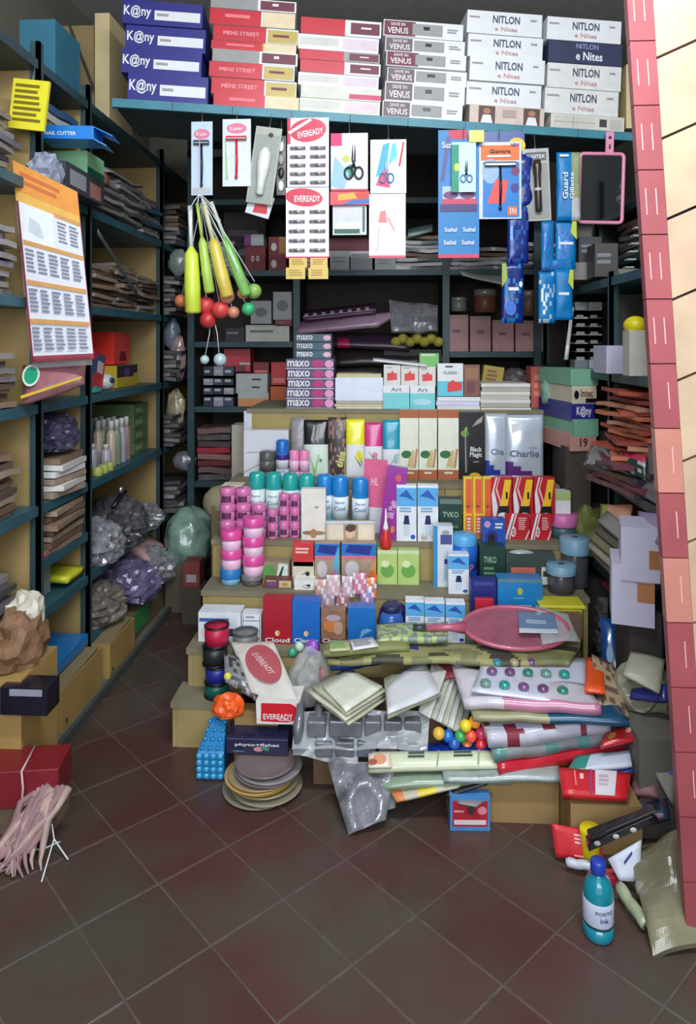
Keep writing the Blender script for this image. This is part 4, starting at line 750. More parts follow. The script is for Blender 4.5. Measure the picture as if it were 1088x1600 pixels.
# spools on the lowest tread
def spool(name, label, x, z, h, c, r=.040, d=2.13, rim=BLK):
    root = empty(name, label, 'spool', 'stack of ribbon spools', (x, d, z))
    MB().lathe([(r*.93,.003),(r*.95,h*.5),(r*.93,h-.003)], c, 22).build('ribbon', root)
    MB().lathe([(r,0),(r,.004),(r*.9,.0045)], rim, 22).build('flange', root); MB().lathe([(r*.9,h-.0045),(r,h-.004),(r,h-.001),(r*.85,h),(r*.84,h-.012),(.01,h-.012)], rim, 22).build('flange', root)
sx = P(338, 1000, 2.13).x
for z, h, c, s, q in ((.141,.046,M((16,92,76), .4),'dark green ribbon spool, bottom of the stack on the lowest tread',.002), (.188,.052,M((34,44,140), .4),'blue ribbon spool, second from the bottom',.004), (.241,.060,M((34,40,42), .4),'black ribbon spool under the red one',-.004), (.302,.062,M((190,30,70), .4),'crimson ribbon spool on top of the stack',.002)): spool('ribbon_spool', s, sx+q, z, h, c)
spool('tape_roll', 'grey tape roll with a dark hollow centre, behind the torn white bag', P(384,1000,2.2).x, TZ[1]+.001, .055, M((120,120,120), .4), .042, 2.195, M((70,76,80), .4))
# plates
for i in range(9):
    z = .001+i*.0085; dx = (-.012,.010,.0,-.010,-.014,-.008,.012,.016,.004)[i]; x, y = P(412, 1240, 1.9).x+dx, 1.905+(.0,-.004,.01,.006,.0,-.004,.004,.0,.006)[i]
    r = (.104,.100,.098,.094,.096,.092,.094,.092,.086)[i]; c = (M((128,122,106), .5), M((138,130,112), .5), M((150,138,104), .5), M((186,150,80), .5), M((196,158,84), .5), M((150,134,104), .5), M((128,116,120), .35), M((140,132,136), .35), M((120,104,104), .3))[i]
    o = MB().lathe([(r*.55,.002),(r*.86,.001),(r,.0055),(r,.0075),(r*.84,.0035),(r*.5,.0035),(.004,.0035)], c, 36).build('round_plate', None, (x, y, z))
    tag(o, ('grey', 'olive grey', 'tan', 'yellow-orange', 'yellow-orange', 'tan', 'grey plastic-wrapped', 'pale grey plastic-wrapped', 'brownish plastic-wrapped')[i]+' round plate, %s of the stack on the floor' % (ORD[8-i] if i else 'bottom one'), 'plate', 'round plates stacked on the floor')
carton('incense_carton', 'dark navy box with white lettering and a pink flower, on the round plates', 'box', (354, 1152, 450, 1196), 1.93, .09, M((28,32,66), .35, coat=.3), [('t','phyto+flshat',.50,.55,.72,M((206,206,216)),.22), ('e',.52,.3,.08,.14,M((210,130,150))), ('p',[(.55,.3),(.68,.2),(.7,.4),(.58,.5)],M((60,130,100))), ('r',0,.86,1,.92,M((80,84,130))), ('e',.2,.16,.1,.06,M((70,110,140)))], zs=.079)
carton('battery_box', 'white box with a red lettered flag on its front, at the heap left end', 'batteries', (402, 1096, 471, 1142), 1.955, .09, M((226,222,218), .4), [('p',[(.10,.12),(.12,.92),(.8,.9),(.95,.72),(.97,.45),(.85,.16),(.7,.08)],M((206,30,44), .35)), ('t','EVEREADY',.50,.34,.68,WH,.24), ('b',.5,.12,.8,.2,1,M((240,190,190))), ('e',.94,.85,.015,.03,M((206,30,44)))], zs=.152, rz=-.05, ry=-.04)
TORN = M((206,200,194), .45, v=.12)
slab('battery_bag', 'torn white bag with a faded red oval, leaning over the red-lettered box', 'bag', [P(392,1082,2.0), P(472,1104,1.95), P(428,1004,2.13), P(360,1002,2.15)], .006, TORN, 14, 12, .010, .012, ops=[('e',.55,.55,.36,.36,M((170,76,84), .5),-.5), ('t','EVEREADY',.55,.55,.5,M((206,170,170)),.12,-1.1)], sag=.0)
slab('clear_bag', 'clear crackled bag of small parts at the left of the torn white bag', 'bag', [P(352,1065,2.02), P(402,1098,2.0), P(394,1035,2.09), P(350,1020,2.10)], .008, CLEARD, 8, 8, .012, .01, colfn=lambda u, v: M((60,58,56), .4) if noise.noise(Vector((u*7, v*7, 1))) > .1 else CLEARD)
tag(MB().ball(0, 0, 0, .012, .01, .012, M((214,206,90))).build('yellow_bead', None, P(356,1057,2.03)), 'yellow bead inside the clear crackled bag', 'bead')
blob('orange_bag', 'bright orange crumpled bag above the blue bubble pack', 'bag', M((240,92,30), .3, coat=.4, bump=.4), (P(354,1120,1.98).x, 2.0, .151), (.045,.035,.038), .3)
# blue bubble pack
p = P(328, 1228, 1.93); root = empty('bubble_pack', 'translucent blue bubbled plastic pack standing on the floor beside the plates', 'packet', None, (p.x, 1.96, 0))
BB = M((26,120,180), .2, coat=.6, bump=.2)
MB().hexa([(-.042,-.03,0),(.042,-.03,0),(.04,.05,0),(-.03,.05,0),(-.042,-.028,.075),(.042,-.028,.075),(.03,.045,.145),(-.012,.045,.145)], BB).build('pack_body', root, bevel=.006)
for i in range(4):
    for j in range(4): MB().ball(-.031+.0205*i, -.031, .012+.019*j, .009, .006, .009, M((60,160,210), .12, coat=.6), 10, 6).build('bubble', root)
for i in range(3):
    for j in range(4): MB().ball(-.024+.022*i+.006*j/2, -.018+.017*j, .086+.0165*j, .008, .008, .005, M((40,130,186), .12, coat=.6), 8, 5).build('bubble', root)
# toy bag
blob('toy_bag', 'clear crumpled bag of purple and green toys behind the torn white bag', 'bag', CLEAR, (P(485,1060,2.10).x, 2.085, .15), (.062,.045,.10), .2, 3, sub=3)
for k, (x, y, r, c, s) in enumerate(((489,1012,.022,M((150,80,190), .3),'purple toy inside the clear bag'), (468,1010,.014,M((190,214,190), .3),'pale green toy in the clear bag'), (457,1020,.014,M((60,150,110), .3),'green toy at the left in the clear bag'), (505,1052,.018,M((206,60,44), .4),'red toy low in the clear bag'))):
    pp = P(x, y, 2.115); blob('small_toy', s, 'toy', c, pp, (r, r*.7, r*1.1), .25, sub=2, flatb=False, smooth=True, group='toys in the clear bag')
# envelopes
ENV = M((208,206,188), .6, v=.06); ENVG = M((186,188,160), .6, v=.08); ENVW = M((216,216,222), .5, v=.05)
for i, (pts, z, c, s) in enumerate((
    ([(545,1132),(606,1092),(540,1052),(474,1078)], .232, ENVG, 'bottom pale green envelope, left fan'),
    ([(540,1126),(602,1086),(536,1050),(480,1080)], .246, ENV, 'cream envelope, second from the bottom in the left fan'),
    ([(542,1118),(604,1080),(545,1044),(488,1074)], .258, ENVG, 'greenish envelope, second from the top in the left fan'),
    ([(541,1112),(598,1074),(548,1046),(504,1072)], .270, M((222,222,208), .55), 'whitest envelope on top of the left fan'),
    ([(606,1122),(690,1086),(664,1034),(600,1062)], .262, ENVG, 'lower envelope of the right tilted pair'),
    ([(606,1116),(688,1082),(660,1030),(604,1072)], .276, ENVW, 'bright white envelope on the right tilted pair'))):
    slab('envelope', s, 'envelope', flat(pts, z), .006, c, 6, 5, .004, group='envelopes on the heap')
for i in range(7):
    x = 668+i*9; a = flat([(x-12, 1120+i*3), (x+4, 1130+i*2), (x+44+i*2, 1052-i*3), (x+18, 1034-i*2)], .0)
    z = .262-.008*i
    a = [Z(x-14, 1112+i*5, z-.03), Z(x+4, 1122+i*4, z-.03), Z(698+i*9, 1050-i*2, z+.02), Z(676+i*8, 1032-i*2, z+.02)]
    slab('paper_sheet', 'glossy grey paper sheet, %s in the fan right of the white envelopes' % ('leftmost', 'second from left', 'third from left', 'middle', 'third from right', 'second from right', 'rightmost')[i], 'paper', a, .004, (M((196,196,192), .35, v=.1), M((176,176,160), .4, v=.1))[i % 2], 5, 6, .004, group='fan of glossy sheets')
slab('red_sheet', 'dark red glossy sheet behind the grey paper fan', 'paper', [P(690,1062,2.0), P(722,1056,2.02), P(706,1028,2.10), P(672,1030,2.10)], .004, M((130,50,60), .3), 5, 5, .004)
# rolls, cloths, racket
def roll(name, label, cat, a, b, r, c, n=10, cap=None):
    A, B = Vector(a), Vector(b); v = B-A; root = empty(name, label, cat, None, A)
    pts = [v*t+Vector((0,0,noise.noise(Vector((t*4,r*90,0)))*r*.3)) for t in [i/10 for i in range(11)]]
    MB().tube(pts, [r*(.9 if i in (0,10) else 1+.12*noise.noise(Vector((i*.9, r*50, 2)))) for i in range(11)], c, n).build('wrapping', root)
    for q in (0, 1): MB().tube([v*(q-.01), v*(q+.01)], r*.55, cap or M((70,70,70)), n).build('end_cap', root)
    return root
roll('blue_roll', 'shiny blue striped foil roll lying over the white envelopes', 'roll', P(517,1042,2.06), P(655,1018,2.08), .0165, M((50,80,160), .15, .4, v=.5, sc=60))
CAMO = M((120,120,80), .6, v=.2); CAM2 = M((66,64,52), .6, v=.2); CAM3 = M((150,146,96), .6, v=.15)
camf = lambda u, v: CAMO if noise.noise(Vector((u*6+v*.8, v*2.2, 4))) < -.1 else (CAM3 if noise.noise(Vector((u*6+v*.8, v*2.2, 4))) < .2 else CAM2)
slab('folded_cloth', 'long folded olive and khaki cloth pack under the pink racket', 'cloth', flat([(512,1034),(890,1040),(908,1008),(508,1012)], .31), .014, CAMO, 60, 9, .012, .006, colfn=camf)
slab('folded_cloth', 'narrow olive-green strip of folded cloth at the left above the blue roll', 'cloth', flat([(505,1024),(640,1014),(640,1000),(505,1008)], .335), .014, M((130,134,84), .6), 12, 4, .008, .004)
slab('patterned_packet', 'pale green patterned packet above the camouflage cloth', 'packet', flat([(590,1003),(700,1000),(700,974),(588,978)], .345), .016, M((170,180,130), .4), 44, 14, .006, .006, colfn=lambda u, v: M((170,184,120), .35) if noise.noise(Vector((u*14, v*6, 2))) > 0 else M((120,136,126), .35))
slab('white_tag', 'small white ruled label lying left of the patterned packet', 'label', flat([(552,1016),(592,1010),(582,996),(546,1000)], .352), .002, WH, 4, 3, .002, ops=[('b',.1,.15,.9,.85,4,GR)])
slab('grey_tag', 'small tan and grey label beside the white ruled label', 'label', flat([(515,1018),(548,1016),(546,1000),(515,1002)], .352), .002, M((190,184,140), .5), 4, 3, .002, ops=[('b',.1,.15,.9,.85,5,GRN)])
PR = M((180,90,112), .35, coat=.3); c0 = Z(806, 980, .365)
root = empty('toy_racket', 'pink plastic toy racket in clear wrap on top of the heap', 'racket', None, c0)
rx_, ry_ = .16, .085; pts = [(rx_*math.cos(2*math.pi*i/36), ry_*math.sin(2*math.pi*i/36), .03*math.sin(2*math.pi*i/36)) for i in range(36)]
MB().tube(pts, .008, PR, 8, True).build('frame', root)
mb = MB(); mb.add([(0,0,0)]+[(x, y, z) for x, y, z in pts], [(0, i+1, (i+1) % 36+1) for i in range(36)], M((160,92,110), .3, a=.9, v=.2, coat=.4)); mb.build('racket_face', root)
H0 = Vector((-rx_, -.01, 0)); MB().tube([H0, H0+Vector((-.05,-.01,.003)), H0+Vector((-.12,-.012,.0))], [.020,.011,.010], PR, 10).build('throat', root)
MB().tube([H0+Vector((-.12,-.012,0)), H0+Vector((-.16,-.012,0))], .0125, M((60,66,70), .4), 10).build('grip', root)
slab('sticker', None, None, [Vector((.0,-.055,.006)), Vector((.12,-.05,.006)), Vector((.13,.05,.026)), Vector((.02,.06,.028))], .001, M((120,136,160), .25, coat=.5), 30, 20, .002, colfn=lambda u, v: M((190,202,212), .25) if v < .22 or (.42 < v < .62 and .2 < u < .75 and int(v*20) % 2) else M((104,126,160), .25), parent=root).location += Vector((0,0,0))
slab('clear_wrap', None, None, [Vector((.06,-.095,-.01)), Vector((.18,-.07,-.01)), Vector((.18,.07,.02)), Vector((.08,.09,.035))], .001, CLEAR, 8, 8, .012, .0, parent=root)
# foil wrapped multipack
root = empty('foil_multipack', 'silver film-wrapped multipack of small grey boxes hanging over the heap edge', 'packet', None, P(562, 1190, 1.88))
o0 = root.location.copy(); FG = M((120,122,132), .25, .35, v=.15, bump=.3, sc=30)
for r_i, (y0, y1, xs) in enumerate(((1122,1152,(478,512,568,598,630,660)), (1154,1184,(490,522,556,590,622,655)))):
    for k in range(5):
        a, b = P(xs[k]+2, y1, 1.87-.012*r_i), P(xs[k+1]-2, y0, 1.89-.012*r_i)
        MB().box(a.x-o0.x, a.y-o0.y, a.z-o0.z, b.x-o0.x, a.y-o0.y+.05, b.z-o0.z, FG).build('wrapped_box', root, rot=None, bevel=.004)
for k in range(3):
    A = P(465+k*30, 1165, 1.875)-o0; B = P(470+k*30, 1100, 1.93)-o0
    MB().tube([A, (A+B)/2+Vector((0,-.01,.004)), B], [.012,.015,.010], FG, 8).build('wrapped_bar', root)
slab('film', None, None, [P(456,1170,1.855)-o0, P(668,1172,1.845)-o0, P(672,1108,1.90)-o0, P(462,1112,1.93)-o0], .001, M((220,224,230), .08, a=.26, v=.1, bump=.4, coat=.8), 22, 10, .016, .0, parent=root, freq=16, smooth=False)
slab('silver_sleeve', 'crumpled silver-grey film sleeve at the left below the envelopes', 'film', [P(458,1180,1.86), P(560,1196,1.85), P(560,1130,1.90), P(458,1130,1.93)], .002, CLEARD, 16, 10, .018, .006, freq=18, smooth=False)
BAGM = M((150,150,160), .12, .2, .85, v=.25, sc=30, bump=.4, coat=.8)
slab('silver_bag', 'crumpled silver-grey plastic bag spilling down to the floor', 'bag', [P(545,1306,1.735), P(603,1282,1.76), P(618,1196,1.84), P(512,1192,1.85)], .012, BAGM, 22, 26, .050, .018, freq=20, smooth=False)
slab('silver_bag', 'smaller flap of silver-grey bag behind the one touching the floor', 'bag', [P(590,1272,1.78), P(618,1262,1.79), P(622,1190,1.86), P(560,1190,1.86)], .006, CLEARD, 9, 10, .024, .008, freq=17, smooth=False)
# coloured balls and foil
for k, (x, y, c, s) in enumerate(((728,1134,(236,206,40),'yellow ball, highest left in the ball bag'), (742,1128,(240,150,40),'orange ball at the top of the ball bag'), (752,1146,(226,70,110),'pink ball at the right of the ball bag'), (736,1150,(240,90,60),'coral ball in the middle of the ball bag'), (720,1150,(60,170,90),'green ball in the ball bag'), (700,1150,(30,110,200),'blue ball at the left of the ball bag'), (710,1162,(40,90,180),'dark blue ball low in the ball bag'), (752,1164,(220,50,60),'red ball low in the ball bag'), (730,1165,(240,140,60),'orange ball low in the ball bag'), (686,1146,(230,180,60),'yellow ball at the far left of the ball bag'))):
    tag(MB().ball(0, 0, 0, .0165, .0165, .0165, M(c, .25, coat=.5)).build('plastic_ball', None, P(x, y, 1.86+.008*(k % 3))), s, 'ball', 'coloured plastic balls in the heap')
BF = M((30,60,160), .15, .4, v=.5, sc=50)
slab('blue_foil_bag', 'crinkled blue foil bag under the coloured balls', 'bag', [P(615,1186,1.83), P(800,1182,1.83), P(790,1160,1.88), P(640,1166,1.88)], .006, BF, 18, 5, .010, .004, freq=20, smooth=False)
LP = M((200,206,176), .35, v=.08, coat=.3)
slab('long_packet', 'long cream-green packet with dark print under the blue foil', 'packet', [P(576,1207,1.81), P(790,1200,1.80), P(790,1174,1.84), P(582,1176,1.85)], .014, LP, 18, 4, .004, .006, ops=[('b',.28,.5,.42,.9,2,DGRN), ('b',.62,.5,.76,.9,2,DGRN), ('r',.5,.1,.51,.95,M((130,150,110))), ('r',.8,.1,.81,.95,M((130,150,110)))])
slab('face_packet', 'small packet printed with a peach face, left end of the long packets', 'packet', [P(576,1200,1.795), P(612,1200,1.795), P(610,1176,1.83), P(576,1178,1.83)], .006, M((220,206,190), .35), 5, 4, .003, .003, ops=[('e',.5,.5,.3,.35,M((214,140,110))), ('e',.2,.3,.2,.2,M((160,80,60)))])
slab('long_packet', 'long sage green glossy packet beneath the cream-green one', 'packet', [P(604,1232,1.79), P(800,1222,1.785), P(800,1204,1.83), P(560,1208,1.84)], .012, M((130,150,128), .25, coat=.5), 18, 4, .006, .006)
slab('long_packet', 'grey glassy flat packet stretching right over the brown carton', 'packet', [P(694,1222,1.775), P(878,1218,1.77), P(872,1196,1.83), P(690,1198,1.83)], .012, M((150,162,160), .15, coat=.6, v=.2, bump=.3), 18, 4, .006, .004)
slab('long_packet', 'tan packet with a yellow and orange end, lowest of the long packets', 'packet', [P(620,1252,1.775), P(716,1230,1.78), P(740,1214,1.83), P(602,1224,1.83)], .008, M((186,176,150), .4), 14, 4, .004, .004, colfn=lambda u, v: M((214,130,80), .4) if u < .12 else (M((214,196,60), .4) if .35 < u < .62 else M((186,180,160), .4)))
slab('dark_strap', 'dark glossy strip hanging below the long packets', 'strip', [P(694,1246,1.775), P(762,1226,1.775), P(762,1214,1.82), P(700,1226,1.82)], .006, BLK, 10, 4, .008, .002)
carton('small_box', 'small red box with a blue border at the foot of the brown carton', 'box', (703, 1245, 766, 1287), 1.765, .03, M((70,130,190), .4), [('r',.06,.12,.94,.88,M((170,30,50))), ('r',.1,.18,.9,.32,M((214,200,206))), ('b',.1,.5,.4,.6,1,M((220,150,160))), ('e',.8,.6,.12,.12,M((214,130,140))), ('e',.52,.62,.08,.14,M((60,50,56)))], zs=0, rz=.04)
slab('grey_card', 'torn grey card lying on the small red and blue box', 'card', [P(716,1256,1.755), P(745,1262,1.75), P(770,1240,1.79), P(712,1236,1.79)], .003, M((120,116,116), .5), 6, 4, .004)
# toy bag stack at the right
CARDT = M((206,210,226), .3, coat=.4)
slab('bead_card', 'blister card of green, purple and teal glass beads on top of the toy bags', 'toy', flat([(736,1080),(928,1106),(916,1030),(756,1032)], .30), .006, CARDT, 14, 8, .003, colfn=lambda u, v: CARDT)
C4 = flat([(736,1080),(928,1106),(916,1030),(756,1032)], .309)
for r_i, (v, n) in enumerate(((.25, 5), (.62, 5), (.9, 4))):
    for k in range(n):
        u = .10+.165*k+(.02*r_i); q = (C4[0]*(1-u)+C4[1]*u)*(1-v)+(C4[3]*(1-u)+C4[2]*u)*v
        c = ((110,150,140), (40,150,140), (120,80,130), (110,70,120), (50,130,110))[(k+r_i*2) % 5] if r_i < 2 else ((60,140,150), (170,160,120), (110,70,120), (110,80,130))[k]
        tag(MB().ball(0, 0, .003, .0155, .0155, .011, M(c, .12, coat=.7, v=.35, sc=60), 12, 7).build('glass_bead', None, q), ('front', 'middle', 'back')[r_i]+' row bead, %s from the left on the bead card' % ('first', 'second', 'third', 'fourth', 'fifth')[k], 'bead', 'beads on the blister card')
slab('orange_tag', 'bright orange plastic strip at the right end of the bead card', 'tag', flat([(914,1080),(946,1084),(942,1028),(916,1028)], .318), .008, M((236,88,34), .35), 4, 6, .002, .003)
slab('toy_bag', 'tan printed bag end right of the orange strip', 'bag', [P(935,1100,1.86), P(984,1118,1.84), P(958,1040,2.02), P(925,1022,2.04)], .008, M((160,140,116), .35, v=.3), 10, 10, .010, .006, colfn=lambda u, v: M((170,150,120), .35) if noise.noise(Vector((u*4, v*10, 7))) > -.15 else M((110,84,76), .35))
RS2 = M((190,36,52), .2, coat=.6)
lay = [
 ('white glossy rolled bag edge right under the bead card', M((206,200,210), .2, coat=.6), (726,1100), (940,1112), .272, .024, lambda u, v: M((206,200,210), .2, coat=.6) if v > .1 or u < .3 else M((196,130,160), .25, coat=.5)),
 ('thin teal and navy bag just under the white rolled edge', M((40,84,110), .2, coat=.5), (740,1122), (984,1132), .250, .014, lambda u, v: M((34,80,110), .2) if u > .5 else M((150,146,112), .3)),
 ('white bag with dark red print, middle of the toy bag stack', M((196,190,200), .2, coat=.5), (764,1160), (955,1136), .212, .034, lambda u, v: M((130,50,66), .3) if noise.noise(Vector((u*7, v*5, 9))) > .14 else M((190,190,204), .2)),
 ('grey-green shiny bag, second from the bottom of the toy bag stack', M((130,144,146), .15, coat=.5), (772,1182), (972,1152), .176, .030, lambda u, v: M((96,146,140), .15) if noise.noise(Vector((u*8, v*5, 3))) > .1 else M((136,140,144), .15)),
 ('red bordered glossy bag, lowest of the toy bag stack', RS2, (780,1207), (1000,1165), .142, .030, lambda u, v: RS2)]
for i, (s, c, a, b, z, th, fn) in enumerate(lay):
    A = Z(*a, z); B = Z(*b, z+.025)
    BR = B+Vector((.0,.12,.0)); BL = A+Vector((-.015,.2,.0))
    slab('toy_bag', s, 'bag', [A, B, BR, BL], th, c, 20, 8, .008, .004, colfn=fn, group='glossy toy bags in a stack', freq=12)
slab('toy_bag', 'red tied corner of the lowest toy bag, with gold print', 'bag', [P(938,1170,1.80), P(990,1160,1.80), P(998,1130,1.84), P(948,1146,1.84)], .008, M((196,44,50), .25, coat=.4), 8, 5, .006, .004, ops=[('e',.3,.45,.12,.2,M((190,140,60))), ('e',.8,.6,.1,.2,M((220,160,140)))])
slab('white_packet', 'white and teal packet peeking out under the red bordered bag', 'packet', [P(884,1212,1.78), P(988,1196,1.78), P(984,1172,1.83), P(900,1184,1.83)], .010, M((196,206,222), .3, coat=.4), 10, 5, .004, .004, colfn=lambda u, v: M((60,140,130), .3) if u < .35 else M((200,206,222), .3))
slab('blue_packet', 'thin blue packet below the white and teal one', 'packet', [P(900,1222,1.775), P(990,1206,1.775), P(988,1194,1.83), P(896,1206,1.83)], .008, M((34,70,150), .3), 10, 4, .004, .002)
slab('medicine_carton', 'flat red and white printed box lying on the brown carton by the toy bags', 'box', [P(880,1244,1.695), P(980,1250,1.695), P(986,1212,1.76), P(873,1204,1.76)], .022, M((200,36,44), .35, coat=.3), 6, 5, .001, ops=[('r',.50,0,.80,1,M((214,206,214))), ('r',.42,0,.46,1,M((150,60,120))), ('b',.28,.4,.34,.8,1,M((240,190,190))), ('b',.55,.3,.72,.8,3,M((190,170,180))), ('r',.2,.3,.22,.9,M((240,130,130)))])
slab('red_envelope', 'red printed envelope with a ring of pale dots on the floor', 'envelope', [Z(868,1338,.012), Z(944,1350,.012), P(936,1300,1.688), P(862,1286,1.688)], .006, M((206,44,54), .4), 8, 6, .004, .003, ops=[('b',.45,.5,.6,.85,3,M((240,180,180))), ('p',[(.76,.35),(.8,.4),(.82,.8),(.78,.85)],M((236,150,110))), ('b',.4,.1,.9,.2,1,M((240,150,150)))])
tag(MB().lathe([(.018,0),(.019,.002),(.0215,.05),(.026,.086),(.024,.090)], M((226,206,30), .35, v=.06), 20).build('yellow_cup', None, (P(924,1310,1.66).x, 1.664, 0)), 'bright yellow plastic cup standing behind the black hair clip', 'cup')
# black clip / holster strip
A = P(918,1326,1.62); B = P(1030,1284,1.60); root = empty('black_clip', 'black plastic hair clip with white spots lying across the right corner', 'clip', None, A); v = B-A
nrm = Vector((0, -.3, 1)).normalized()
for nm, off, h_ in (('lower_jaw', 0, .03), ('upper_jaw', .034, .014)):
    o_ = nrm*off
    MB().hexa([o_+Vector((0,-.012,0)), v*1.0+o_+Vector((0,-.008,.006)), v*1.0+o_+Vector((0,.012,.006)), o_+Vector((0,.016,0)), o_+Vector((0,-.012,h_*.7)), v*.9+o_+Vector((0,-.008,h_*.9)), v*.9+o_+Vector((0,.012,h_*.9)), o_+Vector((0,.016,h_*.7))], M((24,24,28), .25, coat=.5)).build(nm, root, bevel=.003)
for t in (.12, .38, .62): MB().ball(*(v*t+Vector((0,-.0125,.014))), .008, .002, .006, M((196,190,190)), 10, 6).build('white_spot', root)
roll('small_tube', 'small white and navy tube on the floor behind the blue bottle', 'tube', P(886,1345,1.64)-Vector((0,0,.004)), P(930,1354,1.62), .010, M((196,200,214), .35), 10, NAVY)
# bottle
p = Z(935, 1460, 0); root = empty('blue_bottle', 'blue plastic bottle with a dark blue cap and white label, front right', 'bottle', None, (p.x, p.y, 0))
BT = M((16,130,150), .12, coat=.5, v=.15); r = .031
MB().lathe([(r*.9,0),(r,.006),(r,.03)], BT, 26).lathe([(r,.03),(r,.088),(r*.97,.100),(r*.75,.118),(r*.45,.128),(r*.42,.136)], BT, 26).build('bottle_body', root)
MB().lathe([(r*1.01,.036),(r*1.02,.037),(r*1.02,.082),(r*1.01,.083)], M((196,206,226), .4), 26).build('label_band', root)
MB().lathe([(r*.5,.133),(r*.52,.135),(r*.52,.155),(r*.45,.158)], M((34,60,160), .35), 20).build('cap', root)
t = MB()
for s, zz, wd in (('RORITO',.068,.036), ('ink',.054,.018)):
    m = MB(); put_text(m, s, .004, zz, wd, 0, M((40,60,120)), None, 0, .01)
    m.v = [(x, -math.sqrt(max(0, (r*1.025)**2-x*x))+y, zv) for x, y, zv in m.v]
    o_ = len(t.v); t.v += m.v; kk = t.mi(M((40,60,120))); t.f += [tuple(i+o_ for i in f) for f in m.f]; t.m += [kk]*len(m.f); t.s += m.s
t.build('lettering', root)
slab('white_card', 'white triangular card corner standing under the black clip', 'card', [P(968,1376,1.58), P(1000,1378,1.58), P(1002,1312,1.60), P(950,1342,1.60)], .004, M((200,204,220), .4), 5, 5, .003, ops=[('p',[(.4,.55),(.7,.75),(.7,.85),(.4,.65)],NAVY)])
OL = M((112,108,86), .25, coat=.3, v=.35, bump=.5); OL2 = M((146,142,118), .22, coat=.4, v=.35, bump=.4); OL3 = M((84,80,62), .3, coat=.3, v=.35)
for k, (a, b, r_, c, s) in enumerate((((968,1386),(1010,1446),.013,M((150,160,130), .2, coat=.5, v=.25),'pale green tube slanting down at the front right'), ((1000,1384),(1046,1450),.016,OL2,'olive plastic-wrapped roll beside the pale green tube'))):
    roll('wrapped_roll', s, 'roll', P(*a, 1.56), Z(*b, .02), r_, c, 12, M((90,86,70)))
PS = M((120,115,92), .22, v=.55, sc=7, bump=.7, coat=.4); PS2 = M((92,88,68), .25, v=.55, sc=9, bump=.7, coat=.3)
slab('plastic_sheet', 'olive translucent plastic sheeting heaped at the front right corner', 'sheet', [Z(1020,1490,.01), Z(1095,1470,.03), P(1075,1300,1.62), P(985,1335,1.62)], .012, PS, 20, 14, .040, .02, freq=11, smooth=False)
slab('plastic_sheet', 'darker olive plastic sheet behind the front right heap', 'sheet', [P(955,1400,1.60), P(1020,1440,1.56), P(1040,1310,1.66), P(978,1330,1.66)], .010, PS2, 14, 12, .030, .012, freq=13, smooth=False)
carton('red_box_corner', 'small pink-red box low under the white card corner', 'box', (948, 1372, 972, 1400), 1.60, .03, M((190,60,80), .4), (), zs=0)
# right side floor stuff
crate('grey carton on the floor at the right edge behind the black clip', .645, .77, 1.76, 2.0, .25, M((110,106,100), .7))
slab('grey_packet', 'pale grey slanting carton lid leaning out at the right', 'carton', [P(1000,1165,1.80), P(1052,1260,1.72), P(1060,1180,1.78), P(1010,1140,1.84)], .01, M((140,136,130), .6), 6, 5, .003, ops=[('e',.75,.6,.14,.2,M((60,70,130)))])
slab('dark_packet', 'dark blue glossy packets below the pale lid', 'packet', [P(985,1296,1.74), P(1046,1280,1.72), P(1040,1236,1.78), P(985,1238,1.80)], .014, M((40,50,80), .3), 8, 5, .008, .006, colfn=lambda u, v: M((44,64,96), .3) if noise.noise(Vector((u*6, v*4, 8))) > 0 else M((90,50,60), .3))
slab('pink_packet', 'dull pink crumpled packet right of the flat red box', 'packet', [P(988,1240,1.76), P(1030,1246,1.74), P(1024,1206,1.80), P(988,1212,1.82)], .012, M((130,80,84), .45), 8, 5, .010, .006)
blob('plastic_bundle', 'crumpled grey-green plastic bundle on the right carton', 'bundle', M((150,150,130), .3, v=.3, bump=.4), (P(1008,1090,1.92).x, 1.93, .252), (.075,.07,.07), .3, 2.4, 3)
slab('white_sleeve', 'cream plastic sleeve folded over the grey-green bundle', 'sleeve', [P(975,1052,1.86), P(1030,1085,1.82), P(1040,1030,1.92), P(985,1020,1.95)], .006, M((176,174,156), .4), 8, 6, .014, .010)
slab('blue_sleeve', 'dark blue plastic edge beneath the grey-green bundle', 'sleeve', [P(985,1092,1.87), P(1044,1096,1.82), P(1044,1070,1.85), P(990,1072,1.90)], .010, M((50,56,130), .25), 8, 5, .012, .006)
slab('blue_bag', 'tall glossy blue bag standing right of the heap', 'bag', [P(942,1086,2.10), P(984,1090,2.08), P(986,970,2.20), P(938,964,2.22)], .006, M((24,74,140), .2, coat=.5, v=.3), 8, 12, .016, .016, ops=[('e',.3,.5,.12,.12,M((130,160,190)))])
crate('dark carton on the floor below the tall blue bag', .50, .64, 1.99, 2.15, .14, CRATE)
